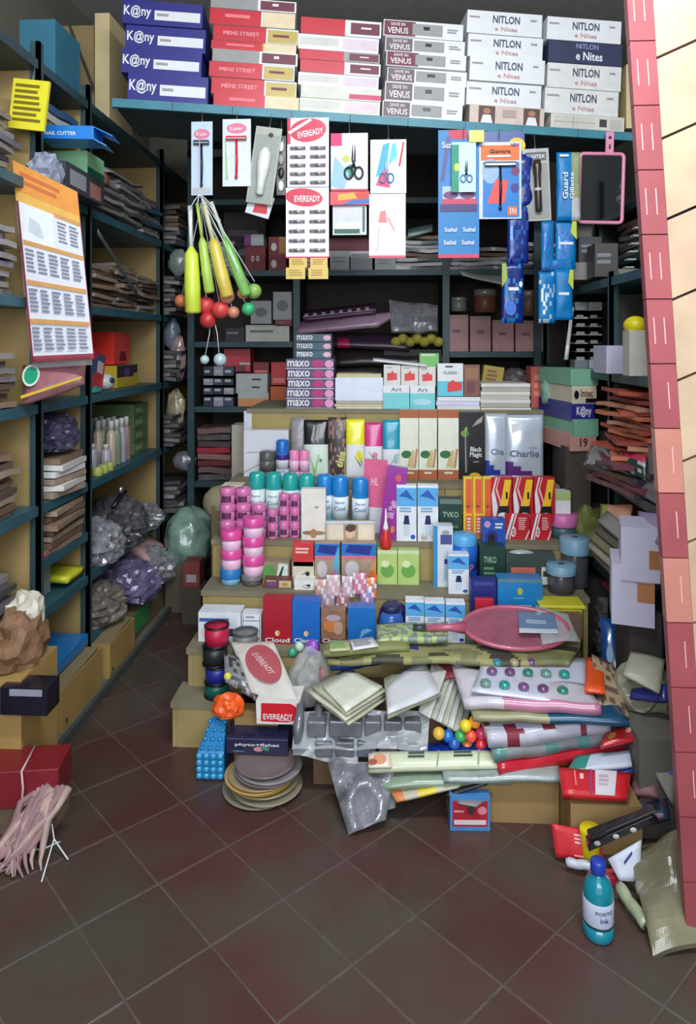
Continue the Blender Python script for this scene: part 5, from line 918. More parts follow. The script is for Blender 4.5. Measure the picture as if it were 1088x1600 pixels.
# leaning board
LBd = 1.45; W_ = [P(978,-60,LBd), P(1075,1456,LBd)]
root = empty('leaning_board', 'tall leaning board wrapped in red printed strips with a peeling cream face at right', 'board', None, (W_[1].x, LBd, 0)); o0 = root.location.copy()
RS = M((160,78,84), .45, v=.22, sc=6); RSL = M((196,128,114), .4, v=.2, sc=6); CRF = M((196,168,140), .6, v=.2, sc=8); DK = M((90,56,48), .7)
v = W_[0]-W_[1]; n_ = 15; right = Vector((1, .0, 0))
for i in range(n_):
    t0, t1 = i/n_, (i+1)/n_-.0012
    A = v*t0; B = v*t1; w0 = Vector((.052,0,0)); dp = Vector((.004,.03,0)); A.z = max(A.z, 0)
    mb = MB().hexa([A, A+w0, A+w0+dp, A+dp, B, B+w0, B+w0+dp, B+dp], (RS, RSL)[1 if 4 < i < 9 and i % 2 else 0])
    m = (A+B)/2+w0*.62
    ps = mb.build('printed_strip', root); d_ = (B-A)
    for fx_ in ((.22, .62) if i > 8 else (.62,)):
        L0, L1 = A+w0*fx_+d_*.3, A+w0*fx_+d_*.72; q = Vector((.0022,0,0)); e = Vector((0,-.0008,0))
        MB().hexa([L0+e, L0+q+e, L0+q, L0, L1+e, L1+q+e, L1+q, L1], M((226,176,170), .5)).build('white_dash', ps)
for i in range(12):
    t0, t1 = i/12, (i+1)/12-.003; A = v*t0+Vector((.0535,.002,0)); B = v*t1+Vector((.0535,.002,0)); A.z = max(A.z, 0); w0 = Vector((.16,.0,0)); up = Vector((0,0,.07))
    MB().hexa([A, A+w0+up, A+w0+up+Vector((0,.03,0)), A+Vector((0,.03,0)), B, B+w0+up, B+w0+up+Vector((0,.03,0)), B+Vector((0,.03,0))], CRF).build('cream_panel', root)
# ================================================================= left rack goods
GP = [M((110,104,108), .25, coat=.4, v=.3, sc=30), M((136,128,124), .3, coat=.3, v=.25), M((84,82,88), .25, coat=.4, v=.3), M((150,142,140), .35, v=.2)]
BP = [M((140,116,96), .7, v=.2), M((112,86,72), .7, v=.2), M((158,140,120), .7, v=.2), M((96,80,70), .7, v=.2)]
XL = -1.225
CL2 = M((160,158,166), .10, .1, .72, v=.35, sc=30, bump=.5, coat=.8); DRK = M((96,94,100), .14, .1, .8, v=.4, sc=30, bump=.5, coat=.7); DIRT = M((120,112,104), .4, v=.4, sc=25, bump=.6)
def lpile(name, what, cat, where, y, z, n, th, pal, w_=.24, l=.26, **k): pile(name, what, cat, where, XL+k.pop('dx', 0), y, z+.001, w_, l, n, th, pal, **k)
# bay A (2.10-2.46) and bay B (2.46-3.29), shelf by shelf from the top
lpile('plastic_packet', 'smoke-grey plastic packet', 'packet', 'near pile on the left upper shelf', 2.63, 1.75, 9, .018, GP, jit=.02, bump=.010, dx=.02)
lpile('plastic_packet', 'grey glossy packet', 'packet', 'middle pile on the left upper shelf', 2.87, 1.75, 10, .019, GP, jit=.025, bump=.012, l=.24, dx=.02)
lpile('plastic_packet', 'pale grey packet', 'packet', 'far pile on the left upper shelf', 3.12, 1.75, 10, .018, [GP[3], GP[1], M((50,84,104), .3), GP[0]], jit=.02, bump=.012, l=.24, dx=.02)
slab('clear_bag', 'clear bag with a green and blue print topping the left upper shelf', 'bag', [Vector((-1.085,2.62,1.93)), Vector((-1.075,3.0,1.95)), Vector((-1.25,3.0,1.985)), Vector((-1.26,2.62,1.985))], .004, GP[3], 12, 6, .020, .006, colfn=lambda u, v: M((60,120,110), .3) if .3 < u < .42 and v > .4 else (M((50,100,150), .3) if u > .8 and v > .5 else M((160,164,164), .2, coat=.5)))
blob('pink_bundle', 'dull red-brown bundle in clear film on the left upper shelf', 'bundle', M((150,96,86), .3, v=.3, bump=.3), (-1.09, 2.57, 1.862), (.03,.05,.035), .2)
lpile('magazine', 'worn brown paper bundle', 'paper', 'near pile on the left eye-level shelf', 2.64, 1.39, 9, .018, BP, jit=.015, bump=.006)
lpile('magazine', 'worn tan paper bundle', 'paper', 'middle pile on the left eye-level shelf', 2.90, 1.39, 11, .018, [BP[2], BP[0], GP[1], BP[1]], jit=.02, bump=.008)
lpile('magazine', 'dusty paper bundle', 'paper', 'far pile on the left eye-level shelf', 3.14, 1.39, 10, .017, [BP[0], GP[3], M((96,60,66), .6), BP[3]], jit=.02, bump=.008, l=.22)
slab('steel_ruler', 'long grey metal strip leaning across the left eye-level shelf', 'strip', [Vector((-1.07,2.50,1.66)), Vector((-1.07,2.50,1.68)), Vector((-1.065,2.90,1.47)), Vector((-1.065,2.90,1.45))], .004, M((120,124,130), .3, .6), 4, 8, .001)
# red toys on shelf 1.06
def lc(name, label, cat, y0, y1, x0, x1, z0, z1, c, ops=None, rot=0, group=None):
    """box standing on the left rack, its printed face turned to the aisle"""
    p = ((x0+x1)/2, (y0+y1)/2, z0); wd = y1-y0; h = z1-z0; dp = x1-x0
    mb = MB().box(-wd/2, -dp/2, 0, wd/2, dp/2, h, c)
    if ops: paint(mb, ops, wd, h, -dp/2, None)
    return tag(mb.build(name, None, p, (0, rot, math.pi/2), .002), label, cat, group)
R1 = M((200,34,44), .35, coat=.3); R2 = M((224,60,50), .35, coat=.3)
lc('red_toy_box', 'red and white toy box leaning on the left rack below the calendar', 'box', 2.52, 2.66, -1.20, -1.12, 1.065, 1.22, R1, [('p',[(0,.2),(.5,.5),(1,.9),(1,1),(.6,1),(0,.6)],M((70,80,120))), ('r',.5,.5,.9,.8,M((214,190,196)))], .25)
lc('red_toy_box', 'bright red box with a pink side, behind the leaning red toy box', 'box', 2.72, 2.86, -1.30, -1.20, 1.061, 1.19, M((210,90,96), .4), [('r',.0,.8,1,1,R1)])
lc('red_toy_box', 'tall orange-red box at the back, topmost of the toys on the left rack', 'box', 2.88, 3.06, -1.32, -1.16, 1.16, 1.30, R2, [('p',[(.3,.1),(.8,.1),(.7,.4),(.4,.4)],M((110,20,24)))])
lc('yellow_toy_box', 'yellow box with a navy and purple front under the orange-red box', 'box', 2.86, 3.10, -1.32, -1.14, 1.061, 1.155, M((206,176,50), .4), [('r',0,.45,.8,1,M((40,38,60))), ('r',.35,.5,.6,.85,M((110,60,110))), ('r',.8,.6,1,1,BLK)])
tag(MB().ball(0,0,.034,.034,.045,.034, WT).ball(0.028,-.01,.04,.012,.016,.012, M((20,60,50))).build('toy_football', None, (-1.13, 2.72, 1.061)), 'white and dark green toy ball on the left rack before the yellow box', 'ball')
blob('teal_packet', 'small teal packet at the front of the left rack below the calendar', 'packet', M((60,140,130), .3), (-1.10, 2.55, 1.061), (.02,.045,.016), .2, smooth=True)
# shelf .74 : bottles and green cartons
lc('green_carton', 'dark green carton on the left rack shelf of small bottles', 'carton', 2.50, 2.66, -1.34, -1.20, .741, .93, M((60,84,66), .5), [('r',0,.9,1,1,M((110,130,110)))])
for i in range(4):
    lc('green_carton', 'grey-green carton, %s of the far stack on the bottle shelf' % (ORD[3-i] if i else 'bottom one'), 'carton', 3.06, 3.24, -1.34, -1.14, .741+i*.058, .741+i*.058+.056, M((100,126,84), .5, v=.2), [('r',.1,.3,.6,.7,M((150,170,120)))], 0, 'grey-green cartons in the far stack')
for i in range(5):
    for j in range(3):
        y = 2.72+.055*i+.01*j; x = -1.13-.06*j; c = ((176,170,190), (190,170,150), (120,140,110), (170,160,180), (150,120,110))[i]
        h = .19 if i != 0 else .10
        root = empty('small_bottle', 'small %s bottle, %s row, on the left rack bottle shelf' % (('lilac','cream','green','pale violet','brown')[i], ('front','middle','back')[j]), 'bottle', 'small bottles on the left rack', (x, y, .741))
        MB().lathe([(.019,0),(.020,.003),(.020,h*.7),(.009,h*.82)], M(c, .3, coat=.4, v=.2), 14).build('bottle_body', root); MB().lathe([(.011,h*.8),(.011,h*.98),(.009,h)], M((200,200,196), .4), 12).build('cap', root)
for k in range(3):
    tag(MB().lathe([(.02,0),(.021,.003),(.021,.03),(.018,.034)], M((170,176,90), .3), 16).build('yellow_pot', None, (-1.105, 2.58+.052*k, .741)), 'tiny yellow-green pot, %s along the bottle shelf edge' % ('nearest','middle','farthest')[k], 'pot', 'yellow-green pots')
# shelves .40 and .16 : bags
for k, (y, z, r, s) in enumerate(((2.62,.401,(.12,.13,.10),'crumpled clear bag, nearest on the second shelf from the floor'), (2.86,.401,(.13,.13,.12),'big crumpled clear bag in the middle of the second shelf'), (3.10,.401,(.12,.12,.07),'flat crumpled grey bag at the far end of the second shelf'), (2.64,.161,(.12,.12,.09),'crumpled grey bag, nearest on the lowest shelf'), (2.86,.161,(.15,.13,.10),'crumpled bag with violet sheen in the middle of the lowest shelf'), (3.08,.161,(.15,.11,.10),'glossy crumpled bag at the far end of the lowest shelf'))):
    blob('crumpled_bag', s, 'bag', (CL2, DRK, CL2, DIRT, M((120,112,150), .1, .1, .8, v=.4, sc=30, bump=.5, coat=.8), CL2)[k], (XL+.08+(.03 if k > 3 else 0), y, z), r, .22, 3.2, 4, 'crumpled plastic bags on the left rack')
root = empty('water_tap', 'small dark tap with a chrome knob lying on the middle clear bag', 'tap', None, (-1.10, 2.80, .585))
MB().tube([(0,-.08,0),(0,.0,.03),(0,.05,.035)], .009, BLK, 8).build('spout', root); MB().ball(0,.0,.055,.014,.014,.016, M((200,200,204), .2, .9)).tube([(0,0,.03),(0,0,.06)], .006, BLK).build('knob', root)
slab('pink_cloth', 'folded pale pink cloth hanging over the lowest left shelf', 'cloth', [Vector((-1.05,3.0,.27)), Vector((-1.05,3.22,.27)), Vector((-1.16,3.22,.34)), Vector((-1.16,3.0,.34))], .03, M((200,160,160), .6, v=.15), 8, 6, .012, .01)
# bay A, near
lc('green_box', 'pale green box with a dark green band, under the blue box', 'box', 2.30, 2.44, -1.22, -1.02, 1.84, 1.915, M((140,196,150), .4), [('r',0,0,1,.3,M((20,100,70)))])
lc('support_box', 'dark box low on the near end of the left upper shelf', 'box', 2.14, 2.44, -1.34, -1.02, 1.752, 1.838, M((60,64,70), .5), [('r',.1,.2,.5,.8,M((150,150,160))), ('r',.6,.1,.9,.7,M((160,110,100)))])
p = P(66, 230, 2.05); root = empty('blue_box', 'bright blue flat box with white lettering at the upper left, flap open', 'box', None, (P(108,0,2.2).x, 2.22, 1.917), (0, 0, .12))
BXB = M((20,120,206), .4, coat=.2); w2 = .085
MB().box(-w2, -.05, 0, w2, .06, .045, BXB).build('box_body', root, bevel=.002); MB().hexa([(w2,-.05,.04),(w2+.06,-.045,.012),(w2+.06,.04,.012),(w2,.05,.04),(w2,-.05,.043),(w2+.06,-.045,.016),(w2+.06,.04,.016),(w2,.05,.043)], BXB).build('flap', root)
MB().hexa([(w2,-.05,.0),(w2+.04,-.045,-.02),(w2+.04,.04,-.02),(w2,.05,.0),(w2,-.05,.004),(w2+.04,-.045,-.016),(w2+.04,.04,-.016),(w2,.05,.004)], BXB).build('flap', root)
t = MB(); put_text(t, 'NAIL CUTTER', -.02, .018, .10, -.051, WH); t.build('lettering', root)
lpile('small_packet', 'olive cloth packet', 'packet', 'pile on the blue box at upper left', 2.32, 1.965, 3, .03, [M((120,116,84), .6), M((190,190,184), .4), M((60,90,130), .4)], w_=.18, l=.2, bump=.015, dx=.03)
YB = M((226,214,50), .4, v=.06)
carton('yellow_price_card', 'yellow printed card with rows of black script, hanging at the top left', 'card', (12, 124, 68, 202), 2.02, .012, YB, [('b',.08,.1,.92,.9,7,M((120,104,20)))], ry=.12, hook=2.14)
# wall calendar
PKB = M((190,84,104), .5); CAL = M((216,218,228), .5, v=.04); ORG = M((226,150,70), .5, v=.12); INK = M((128,130,150), .6)
C = [P(50,566,2.0), P(147,560,2.0), P(121,300,2.0), P(20,250,2.0)]
ops = [('r',.0,.84,1,1,ORG), ('r',.0,.80,1,.85,M((226,176,90))), ('b',.1,.88,.8,.96,2,M((200,110,60))), ('r',.04,.03,1,.80,CAL), ('p',[(.04,.60),(.55,.60),(.55,.80),(.04,.80)],M((226,230,236))), ('p',[(.15,.66),(.4,.64),(.35,.72),(.2,.74)],M((196,204,214)))]
for r_i, zt_ in enumerate((.80, .60, .40, .205)):
    n0 = 3 if r_i == 0 else 0
    ops.append(('r', .60 if r_i == 0 else .06, zt_-.012, 1, zt_+.012, M((206,150,90))))
    for k in range(n0, 5): ops += [('b', .08+.185*k, zt_-.155, .22+.185*k, zt_-.03, 6, INK)]
slab('wall_calendar', 'hanging white year calendar with an orange head and pink border, left edge', 'calendar', C, .003, PKB, 12, 18, .0004, 0, ops=ops, freq=5)
slab('clear_cover', 'clear plastic sleeve hanging behind the year calendar', 'sleeve', [c_+Vector((-.012,.02,-.02)) for c_ in C], .001, CLEAR, 10, 10, .01)
# below calendar
o = slab('pink_parcel', 'dusty pink parcel with a green round label just below the calendar', 'parcel', [P(38,632,1.98), P(132,600,2.04), P(134,562,2.10), P(36,572,2.06)], .012, M((150,96,104), .4, v=.25), 12, 8, .006, .022, ops=[('e',.17,.55,.14,.3,M((206,214,206))), ('e',.17,.55,.11,.24,M((30,150,110))), ('r',0,0,1,.08,M((206,170,50)))])
lpile('paper_sheaf', 'sheaf of white and tan papers', 'paper', 'pile at near left', 2.28, .74, 6, .022, [BP[2], PAP, BP[2], WH, PAP, BP[0]], jit=.01, l=.2, dx=.04)
blob('violet_bag', 'dark violet glossy bag on top of the tan paper sheaves', 'bag', M((84,80,110), .15, .2, v=.4, sc=40, bump=.8, coat=.6), (XL+.05, 2.28, .885), (.12,.12,.08), .25, 2.4, 4)
lpile('paper_sheaf', 'grey-brown paper bundle', 'paper', 'pile on the small extra shelf at left', 2.28, .56, 7, .02, BP, jit=.015, l=.24, dx=.03)
slab('red_strip', 'flat red packet with a white edge between the left paper bundles', 'packet', [Vector((-1.09,2.14,.565)), Vector((-1.09,2.30,.565)), Vector((-1.25,2.30,.565)), Vector((-1.25,2.14,.565))], .02, M((180,40,56), .4), 5, 5, .002)
lc('grey_box', 'grey box standing on the near left shelf by the yellow packet', 'box', 2.14, 2.28, -1.34, -1.14, .401, .51, M((130,134,140), .5))
slab('yellow_packet', 'bright yellow flat packet on the blue-green near left shelf', 'packet', [Vector((-1.09,2.30,.43)), Vector((-1.09,2.43,.43)), Vector((-1.24,2.43,.44)), Vector((-1.24,2.30,.44))], .02, M((206,206,50), .35), 5, 5, .003)
lc('blue_packet', 'bright blue flat packet under the yellow one at left', 'packet', 2.14, 2.42, -1.26, -1.07, .161, .20, M((30,120,190), .35))
lpile('green_packet', 'dull green packet', 'packet', 'pile below the blue packet', 2.28, .02, 4, .03, [M((70,100,84), .5), M((120,130,110), .5)], l=.24)
lpile('near_packet', 'grey glassy packet', 'packet', 'pile at the left edge, eye level', 1.85, 1.39, 10, .02, GP, jit=.02, bump=.01)
lpile('near_packet', 'tan paper bundle', 'paper', 'pile at the left edge, waist level', 1.85, .74, 9, .02, BP, jit=.02, bump=.01)
lpile('near_packet', 'dull paper packet', 'paper', 'pile at the left edge, above waist', 1.85, 1.06, 8, .02, BP+GP, jit=.02, bump=.01)
lpile('near_packet', 'grey cloth packet', 'packet', 'pile at the left edge, top shelf', 1.85, 1.75, 9, .02, GP, jit=.02, bump=.01)
lpile('near_packet', 'grey and tan packet', 'packet', 'pile at the left edge, knee level', 1.85, .40, 8, .02, BP+GP, jit=.02, bump=.01)
# open cartons at the foot
def opencarton(label, y0, y1, h, x0, x1, c):
    root = empty('open_carton', label, 'carton', 'yellow-brown cartons at the foot of the left rack', ((x0+x1)/2, (y0+y1)/2, 0)); a = (x1-x0)/2; b = (y1-y0)/2; t = .005
    for nm, bx in (('base',(-a,-b,0,a,b,t)), ('wall_panel',(-a,-b,t,-a+t,b,h)), ('wall_panel',(a-t,-b,t,a,b,h)), ('wall_panel',(-a+t,-b,t,a-t,-b+t,h)), ('wall_panel',(-a+t,b-t,t,a-t,b,h))): MB().box(*bx, c).build(nm, root)
    MB().hexa([(-a+.02,-b+.005,h-.012),(a-.01,-b+.008,h-.01),(a-.01,b-.01,h+.0),(-a+.02,b-.01,h-.0),(-a+.02,-b+.005,h-.006),(a-.01,-b+.008,h-.004),(a-.01,b-.01,h+.006),(-a+.02,b-.01,h+.006)], M((140,124,92), .8)).build('flap', root)
    MB().box(a, -b+.02, h*.2, a+.001, -b+.032, h*.3, DKW).build('staple', root)
YCD = M((170,138,80), .75, v=.15, sc=6)
opencarton('open yellow-brown carton at the foot of the left rack, nearer one', 2.12, 2.42, .15, -1.22, -1.02, YCD)
opencarton('open yellow-brown carton at the foot of the left rack, farther one', 2.47, 2.72, .14, -1.2, -1.01, YCD)
tag(MB().box(-.08,-.25,0,.08,.25,.13, M((120,104,76), .8)).build('low_carton', None, (-1.115, 3.0, 0)), 'plain brown carton under the lowest left shelf, beyond the open ones', 'carton')
lc('green_card', 'bright green card tucked below the lowest left shelf', 'card', 2.76, 2.94, -1.032, -1.028, .04, .13, M((60,140,80), .5))
# left foreground
blob('white_paper', 'crumpled white paper at the left edge above the brown cloth', 'paper', M((206,200,184), .5), (P(45,960,1.9).x-.01, 1.9, P(50,985,1.9).z), (.05,.05,.07), .3, smooth=False)
blob('brown_cloth', 'brown crumpled cloth at the left edge below the white paper', 'cloth', M((130,96,70), .6, v=.3), (-1.02, 1.86, .36), (.07,.10,.09), .25)
tag(MB().box(-.08,-.1,0,.08,.1,.36, YCD).build('near_carton', None, (-1.04, 1.86, 0)), 'tall yellow-brown carton at the left edge under the brown cloth', 'carton')
carton('black_box', 'black glossy box at the left edge, below the yellow-brown carton top', 'box', (0, 1075, 73, 1118), 1.73, .07, M((24,24,40), .3, coat=.4), [('r',.2,.7,.9,.95,M((150,150,170)))], rz=0)
MAROON = M((126,28,38), .4, v=.15, coat=.2)
root = empty('maroon_box', 'maroon box tied with white string at the left edge', 'box', None, (P(40,1200,1.72).x, 1.74, .08))
MB().box(-.10,-.07,0,.095,.04,.095, MAROON).build('box_body', root, rot=(0,0,.15), bevel=.003); MB().tube([(.02,-.078,0),(.025,-.079,.06),(.02,-.077,.098),(.0,.03,.100)], .003, M((206,170,170))).build('string', root)
tag(MB().box(-.10,-.05,0,.08,.06,.075, BROWNP).build('brown_box', None, (P(40,1200,1.72).x, 1.74, 0)), 'flat brown box on the floor under the maroon box', 'box')
# tassel broom
p = P(60,1240,1.66); root = empty('tassel_mop', 'pink and white frayed tassel bundle on the floor at the left edge', 'mop', None, (p.x, 1.66, 0))
rr_ = random.Random(3)
for i in range(26):
    a = rr_.uniform(-.5, .5); x = rr_.uniform(-.05, .04); l = rr_.uniform(.06, .12)
    w_ = [rr_.uniform(-.014, .014) for _ in range(8)]
    MB().tube([(x+.03, .02, .125+w_[0]), (x+.01+w_[1], 0, .10+w_[2]), (x+w_[3], -.02, .07+w_[4]), (x-.02+a*.03+w_[5], -.04-l*.2, .03+abs(w_[6])), (x-.03+a*.08+w_[7], -.05-l*.3, .012), (x-.035+a*.14, -.06-l*.45, .006)], [.010,.009,.011,.008,.005,.002], M((150,116,120) if i % 3 else (176,150,142), .8, v=.25), 5).build('tassel', root)
for k, q in enumerate(((.10,-.05,.004), (.07,-.12,.004))): MB().tube([(.03,0,.08),(.05,-.02,.03),q], .002, WT, 5).build('loose_strand', root)
tag(MB().tube([(0,0,.003),(.03,.006,.003),(.05,.022,.004),(.06,.03,.004)], .0022, WT, 5).build('white_wire', None, Z(48,1330,0)), 'short curved white wire lying on the floor tiles at left', 'wire')
tag(MB().lathe([(.01,0),(.014,.002),(.013,.03),(.008,.045)], WT, 14).build('bottle_cap', None, Z(32,1296,0)+Vector((0,.01,0))), 'small white bottle cap at the left edge of the floor', 'pot')  # a loose white bottle cap left on the floor
# bay C (3.29-4.1)
for k, (y, z, n, pal, s) in enumerate(((3.45,1.39,9,GP,'pile on the far left rack, eye level'), (3.72,1.39,8,BP,'second pile on the far left rack, eye level'), (3.45,1.06,7,GP,'pile on the far left rack, waist level'), (3.72,1.06,8,GP+BP,'second pile on the far left rack, waist level'), (3.45,.74,7,GP,'pile on the far left rack, knee level'), (3.72,.74,6,BP,'second pile on the far left rack, knee level'), (3.5,1.75,9,GP+BP,'pile on the far left rack, top shelf'), (3.8,1.75,8,GP,'second pile on the far left rack, top shelf'), (3.5,.40,7,GP,'pile on the far left rack, low shelf'))):
    lpile('dusty_packet', 'dusty packet', 'packet', s, y, z, n, .022, pal, l=.22, w_=.28, bump=.010, jit=.02, dx=.05)
for k, (px, py, d, r, c, s) in enumerate(((278,560,3.45,(.04,.03,.12),M((176,150,150), .15, coat=.5, v=.4, bump=.5),'clear sachet with pink print hanging on the far left post'), (275,640,3.47,(.05,.03,.10),M((170,160,130), .2, coat=.5, v=.4, bump=.5),'clear sachet with white highlights, below the pink-printed one'), (266,520,3.45,(.05,.03,.08),M((120,130,146), .2, coat=.5, v=.3, bump=.5),'grey-blue clear sachet high on the far left post'), (278,410,3.47,(.05,.03,.07),M((150,166,160), .2, coat=.5, v=.4),'pale clear sachet beside the lime bat'), (288,720,3.45,(.06,.04,.05),CL2,'crumpled grey film packet low on the far left post'), (266,470,3.45,(.04,.02,.03),M((120,70,80), .15, coat=.6),'small dark red shiny sachet beside the far left post'))):
    blob('hanging_sachet', s, 'sachet', c, P(px, py, d), r, .22, 2.2, 3, flatb=False, smooth=True, group='clear sachets on the far left post')
blob('green_bag', 'large pale green translucent plastic bag bulging from the far left rack', 'bag', M((130,160,146), .16, v=.3, bump=.5, coat=.5), (P(285,860,3.15).x+.02, 3.2, P(285,880,3.15).z), (.115,.12,.155), .12, 1.6, 4, smooth=True)
carton('low_stool', 'small brown carton under the pale green bag', 'carton', (258, 880, 300, 960), 3.12, .15, M((90,80,66), .8), zs=0)
carton('red_brown_box', 'small red-brown box on the floor left of the display stand', 'box', (286, 878, 312, 918), 3.0, .08, M((120,56,50), .6), [('r',.2,.2,.8,.5,M((160,150,160)))])
carton('support_carton', 'dark carton on the floor behind the display stand left end', 'carton', (284, 919, 314, 960), 2.99, .10, M((70,62,54), .8), zs=0)
# ================================================================= back rack goods
def bk(name, label, cat, b, c, ops=(), d=3.44, dep=.12, zs=None, **k): return carton(name, label, cat, b, d, dep, c, ops, zs=zs, **k)
zA, zB1, zB2, zC = 1.621, 1.261, 1.211, .931
GB = M((120,124,130), .5); GW = M((176,180,180), .5); DR = M((130,36,46), .5); OG = M((206,96,44), .5); NV2 = M((34,38,64), .5)
bk('red_box', 'dark red box with white circles on the back rack, left of the battery cards', 'box', (420,370,447,416), DR, [('e',.3,.7,.16,.12,WH), ('e',.3,.2,.16,.12,WH), ('r',.6,.5,1,1,M((180,120,60)))], zs=zA)
bk('red_box', 'low dark red box on the back rack beside the circle-printed box', 'box', (383,385,415,416), DR, [('t','0 0',.5,.5,.4,WH,.25)], zs=zA)
bk('white_box', 'small white and purple box standing on the low dark red box', 'box', (382,366,412,384), GW, [('r',0,0,.35,1,M((120,40,110)))], zs=None)
bk('dark_bundle', 'dark maroon flat bundle behind the dark red boxes', 'box', (350,330,415,415), M((54,40,46), .6), [('r',.1,.3,.9,.4,GREYP), ('r',.1,.6,.8,.7,M((90,80,84)))], d=3.6, zs=zA)
for k, (b, c) in enumerate((((516,392,546,424),GW), ((548,396,582,424),M((150,154,160), .5)), ((586,398,618,424),GW))):
    bk('white_box', 'pale box on the back rack behind the scissors cards, %s of three' % ('left','middle','right')[k], 'box', b, c, [('b',.1,.3,.8,.7,2,GR)], zs=zA, group='pale boxes behind the scissors cards')
bk('maroon_board', 'long maroon folder lying behind the scissors cards', 'folder', (512,372,640,391), M((120,40,56), .5), [('r',0,0,1,.3,WH)], d=3.50, zs=zA+.075)
for k, (x0, x1, n, s) in enumerate(((600,700,8,'grey packet pile right of the white card'), (700,790,5,'pale packet pile left of the sachet strips'), (800,880,6,'packet pile behind the sachet strips'), (330,372,7,'packet pile left end of the back rack'), (455,505,6,'packet pile behind the battery cards'))):
    xc = (P(x0,420,3.55).x+P(x1,420,3.55).x)/2; wd = P(x1,420,3.55).x-P(x0,420,3.55).x
    pile('flat_packet', 'flat packet', 'packet', s, xc, 3.56, zA, wd, .2, n, .022, [GP[k % 4], M((196,196,200), .35), GP[(k+2) % 4], BP[k % 4]], .015, .010)
slab('white_sheet', 'white sheet drooping over the back rack edge right of centre', 'sheet', [P(722,430,3.39), P(795,448,3.38), P(790,428,3.46), P(716,414,3.46)], .004, M((206,204,200), .5), 8, 5, .010)
slab('aqua_book', 'thin aqua and white book tilted on the back rack', 'book', [P(638,370,3.40), P(676,360,3.42), P(676,350,3.5), P(638,358,3.48)], .012, M((180,206,206), .5), 4, 3, .001)
# middle-left cell
for k, (b, c, s) in enumerate((((392,470,424,506),GW,'grey-white box with a dark lid picture, left of the back rack post'), ((427,456,456,500),GW,'white box with a grey round print beside the back rack post'), ((384,508,452,531),M((200,200,190), .5),'long white box at the front of the middle left back shelf'), ((352,512,382,531),M((40,36,44), .4),'small black box at the left of the long white box'), ((430,500,456,510),DR,'thin red box between the white boxes'))):
    bk('small_box', s, 'box', b, c, [('e',.5,.5,.3,.2,GB)] if k < 2 else [('b',.1,.4,.7,.7,1,GB)], d=3.44+.05*(k < 2), zs=zB1 if k in (2, 3) else P(0,b[3],3.44).z)
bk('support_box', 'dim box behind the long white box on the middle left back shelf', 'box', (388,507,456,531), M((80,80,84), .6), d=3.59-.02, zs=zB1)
# lower left cell
for k, (b, c, d, s) in enumerate((((350,545,391,580),M((190,60,70), .5),3.5,'red box with a pale corner on the lower left back shelf'), ((396,566,420,583),DR,3.5,'small dark red box behind the white carton'), ((424,566,447,600),M((190,50,50), .5),3.45,'red box left of the coil box stack'), ((423,604,447,634),OG,3.44,'orange box left of the coil box stack'), ((369,584,418,613),GW,3.44,'white carton with black marks above the orange base'), ((372,614,420,634),M((214,140,90), .5),3.44,'white and orange box under the white carton'))):
    ops = {0:[('r',.5,0,.85,.3,MAR),('r',.6,.3,1,.4,GW)], 4:[('b',.5,.6,.8,.75,1,BLK),('b',.5,.2,.8,.35,1,BLK)], 5:[('r',0,.6,1,1,GW)]}.get(k, [('r',.1,.1,.9,.3,M((210,120,110)))])
    bk('small_carton', s, 'box', b, c, ops, d=d, zs=zC if b[3] > 625 else P(0,b[3],d).z)
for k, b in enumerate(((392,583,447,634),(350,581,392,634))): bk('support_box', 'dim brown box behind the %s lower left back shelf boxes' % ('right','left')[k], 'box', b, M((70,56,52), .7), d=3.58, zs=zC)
for r_i in range(4):
    for k in range(3):
        x0 = 318+k*16; y1 = 630-r_i*14.5
        bk('navy_box', 'small navy box, %s row, %s column, far left back shelf' % (('bottom','third','second','top')[r_i], ('left','middle','right')[k]), 'box', (x0, y1-14, x0+15, y1), (NV2, M((60,66,90), .5), M((150,150,160), .5))[(k*2+r_i) % 3], [('b',.1,.3,.8,.7,1,GW)], d=3.44, dep=.08, zs=zC+r_i*.047, group='small navy boxes on the far left back shelf')
for i in range(6):
    xc = P(340,700,3.5).x
pile('folded_garment', 'folded garment', 'cloth', 'red and grey pile at far left back', P(338,700,3.5).x, 3.55, .551, .17, .2, 8, .034, [GREYP, M((120,92,90), .7), M((110,40,48), .7), M((150,110,106), .7), M((170,44,60), .7), M((84,70,76), .7)], .01, .008)
bk('cream_appliance', 'cream rounded box standing behind the white shirt packets', 'box', (362,664,390,735), M((170,166,150), .5), d=3.05-.02, dep=.1, zs=.55)
blob('cream_bundle', 'cream bundle on the floor side, left behind the pink jars', 'bundle', M((150,140,110), .6), (P(352,760,2.95).x-.02, 2.96, .50), (.08,.06,.08), .08, smooth=True)
carton('support_carton', 'tall brown carton left behind the pink jars under the cream bundle', 'carton', (330, 790, 380, 900), 2.90, .14, M((120,104,76), .8), zs=0)
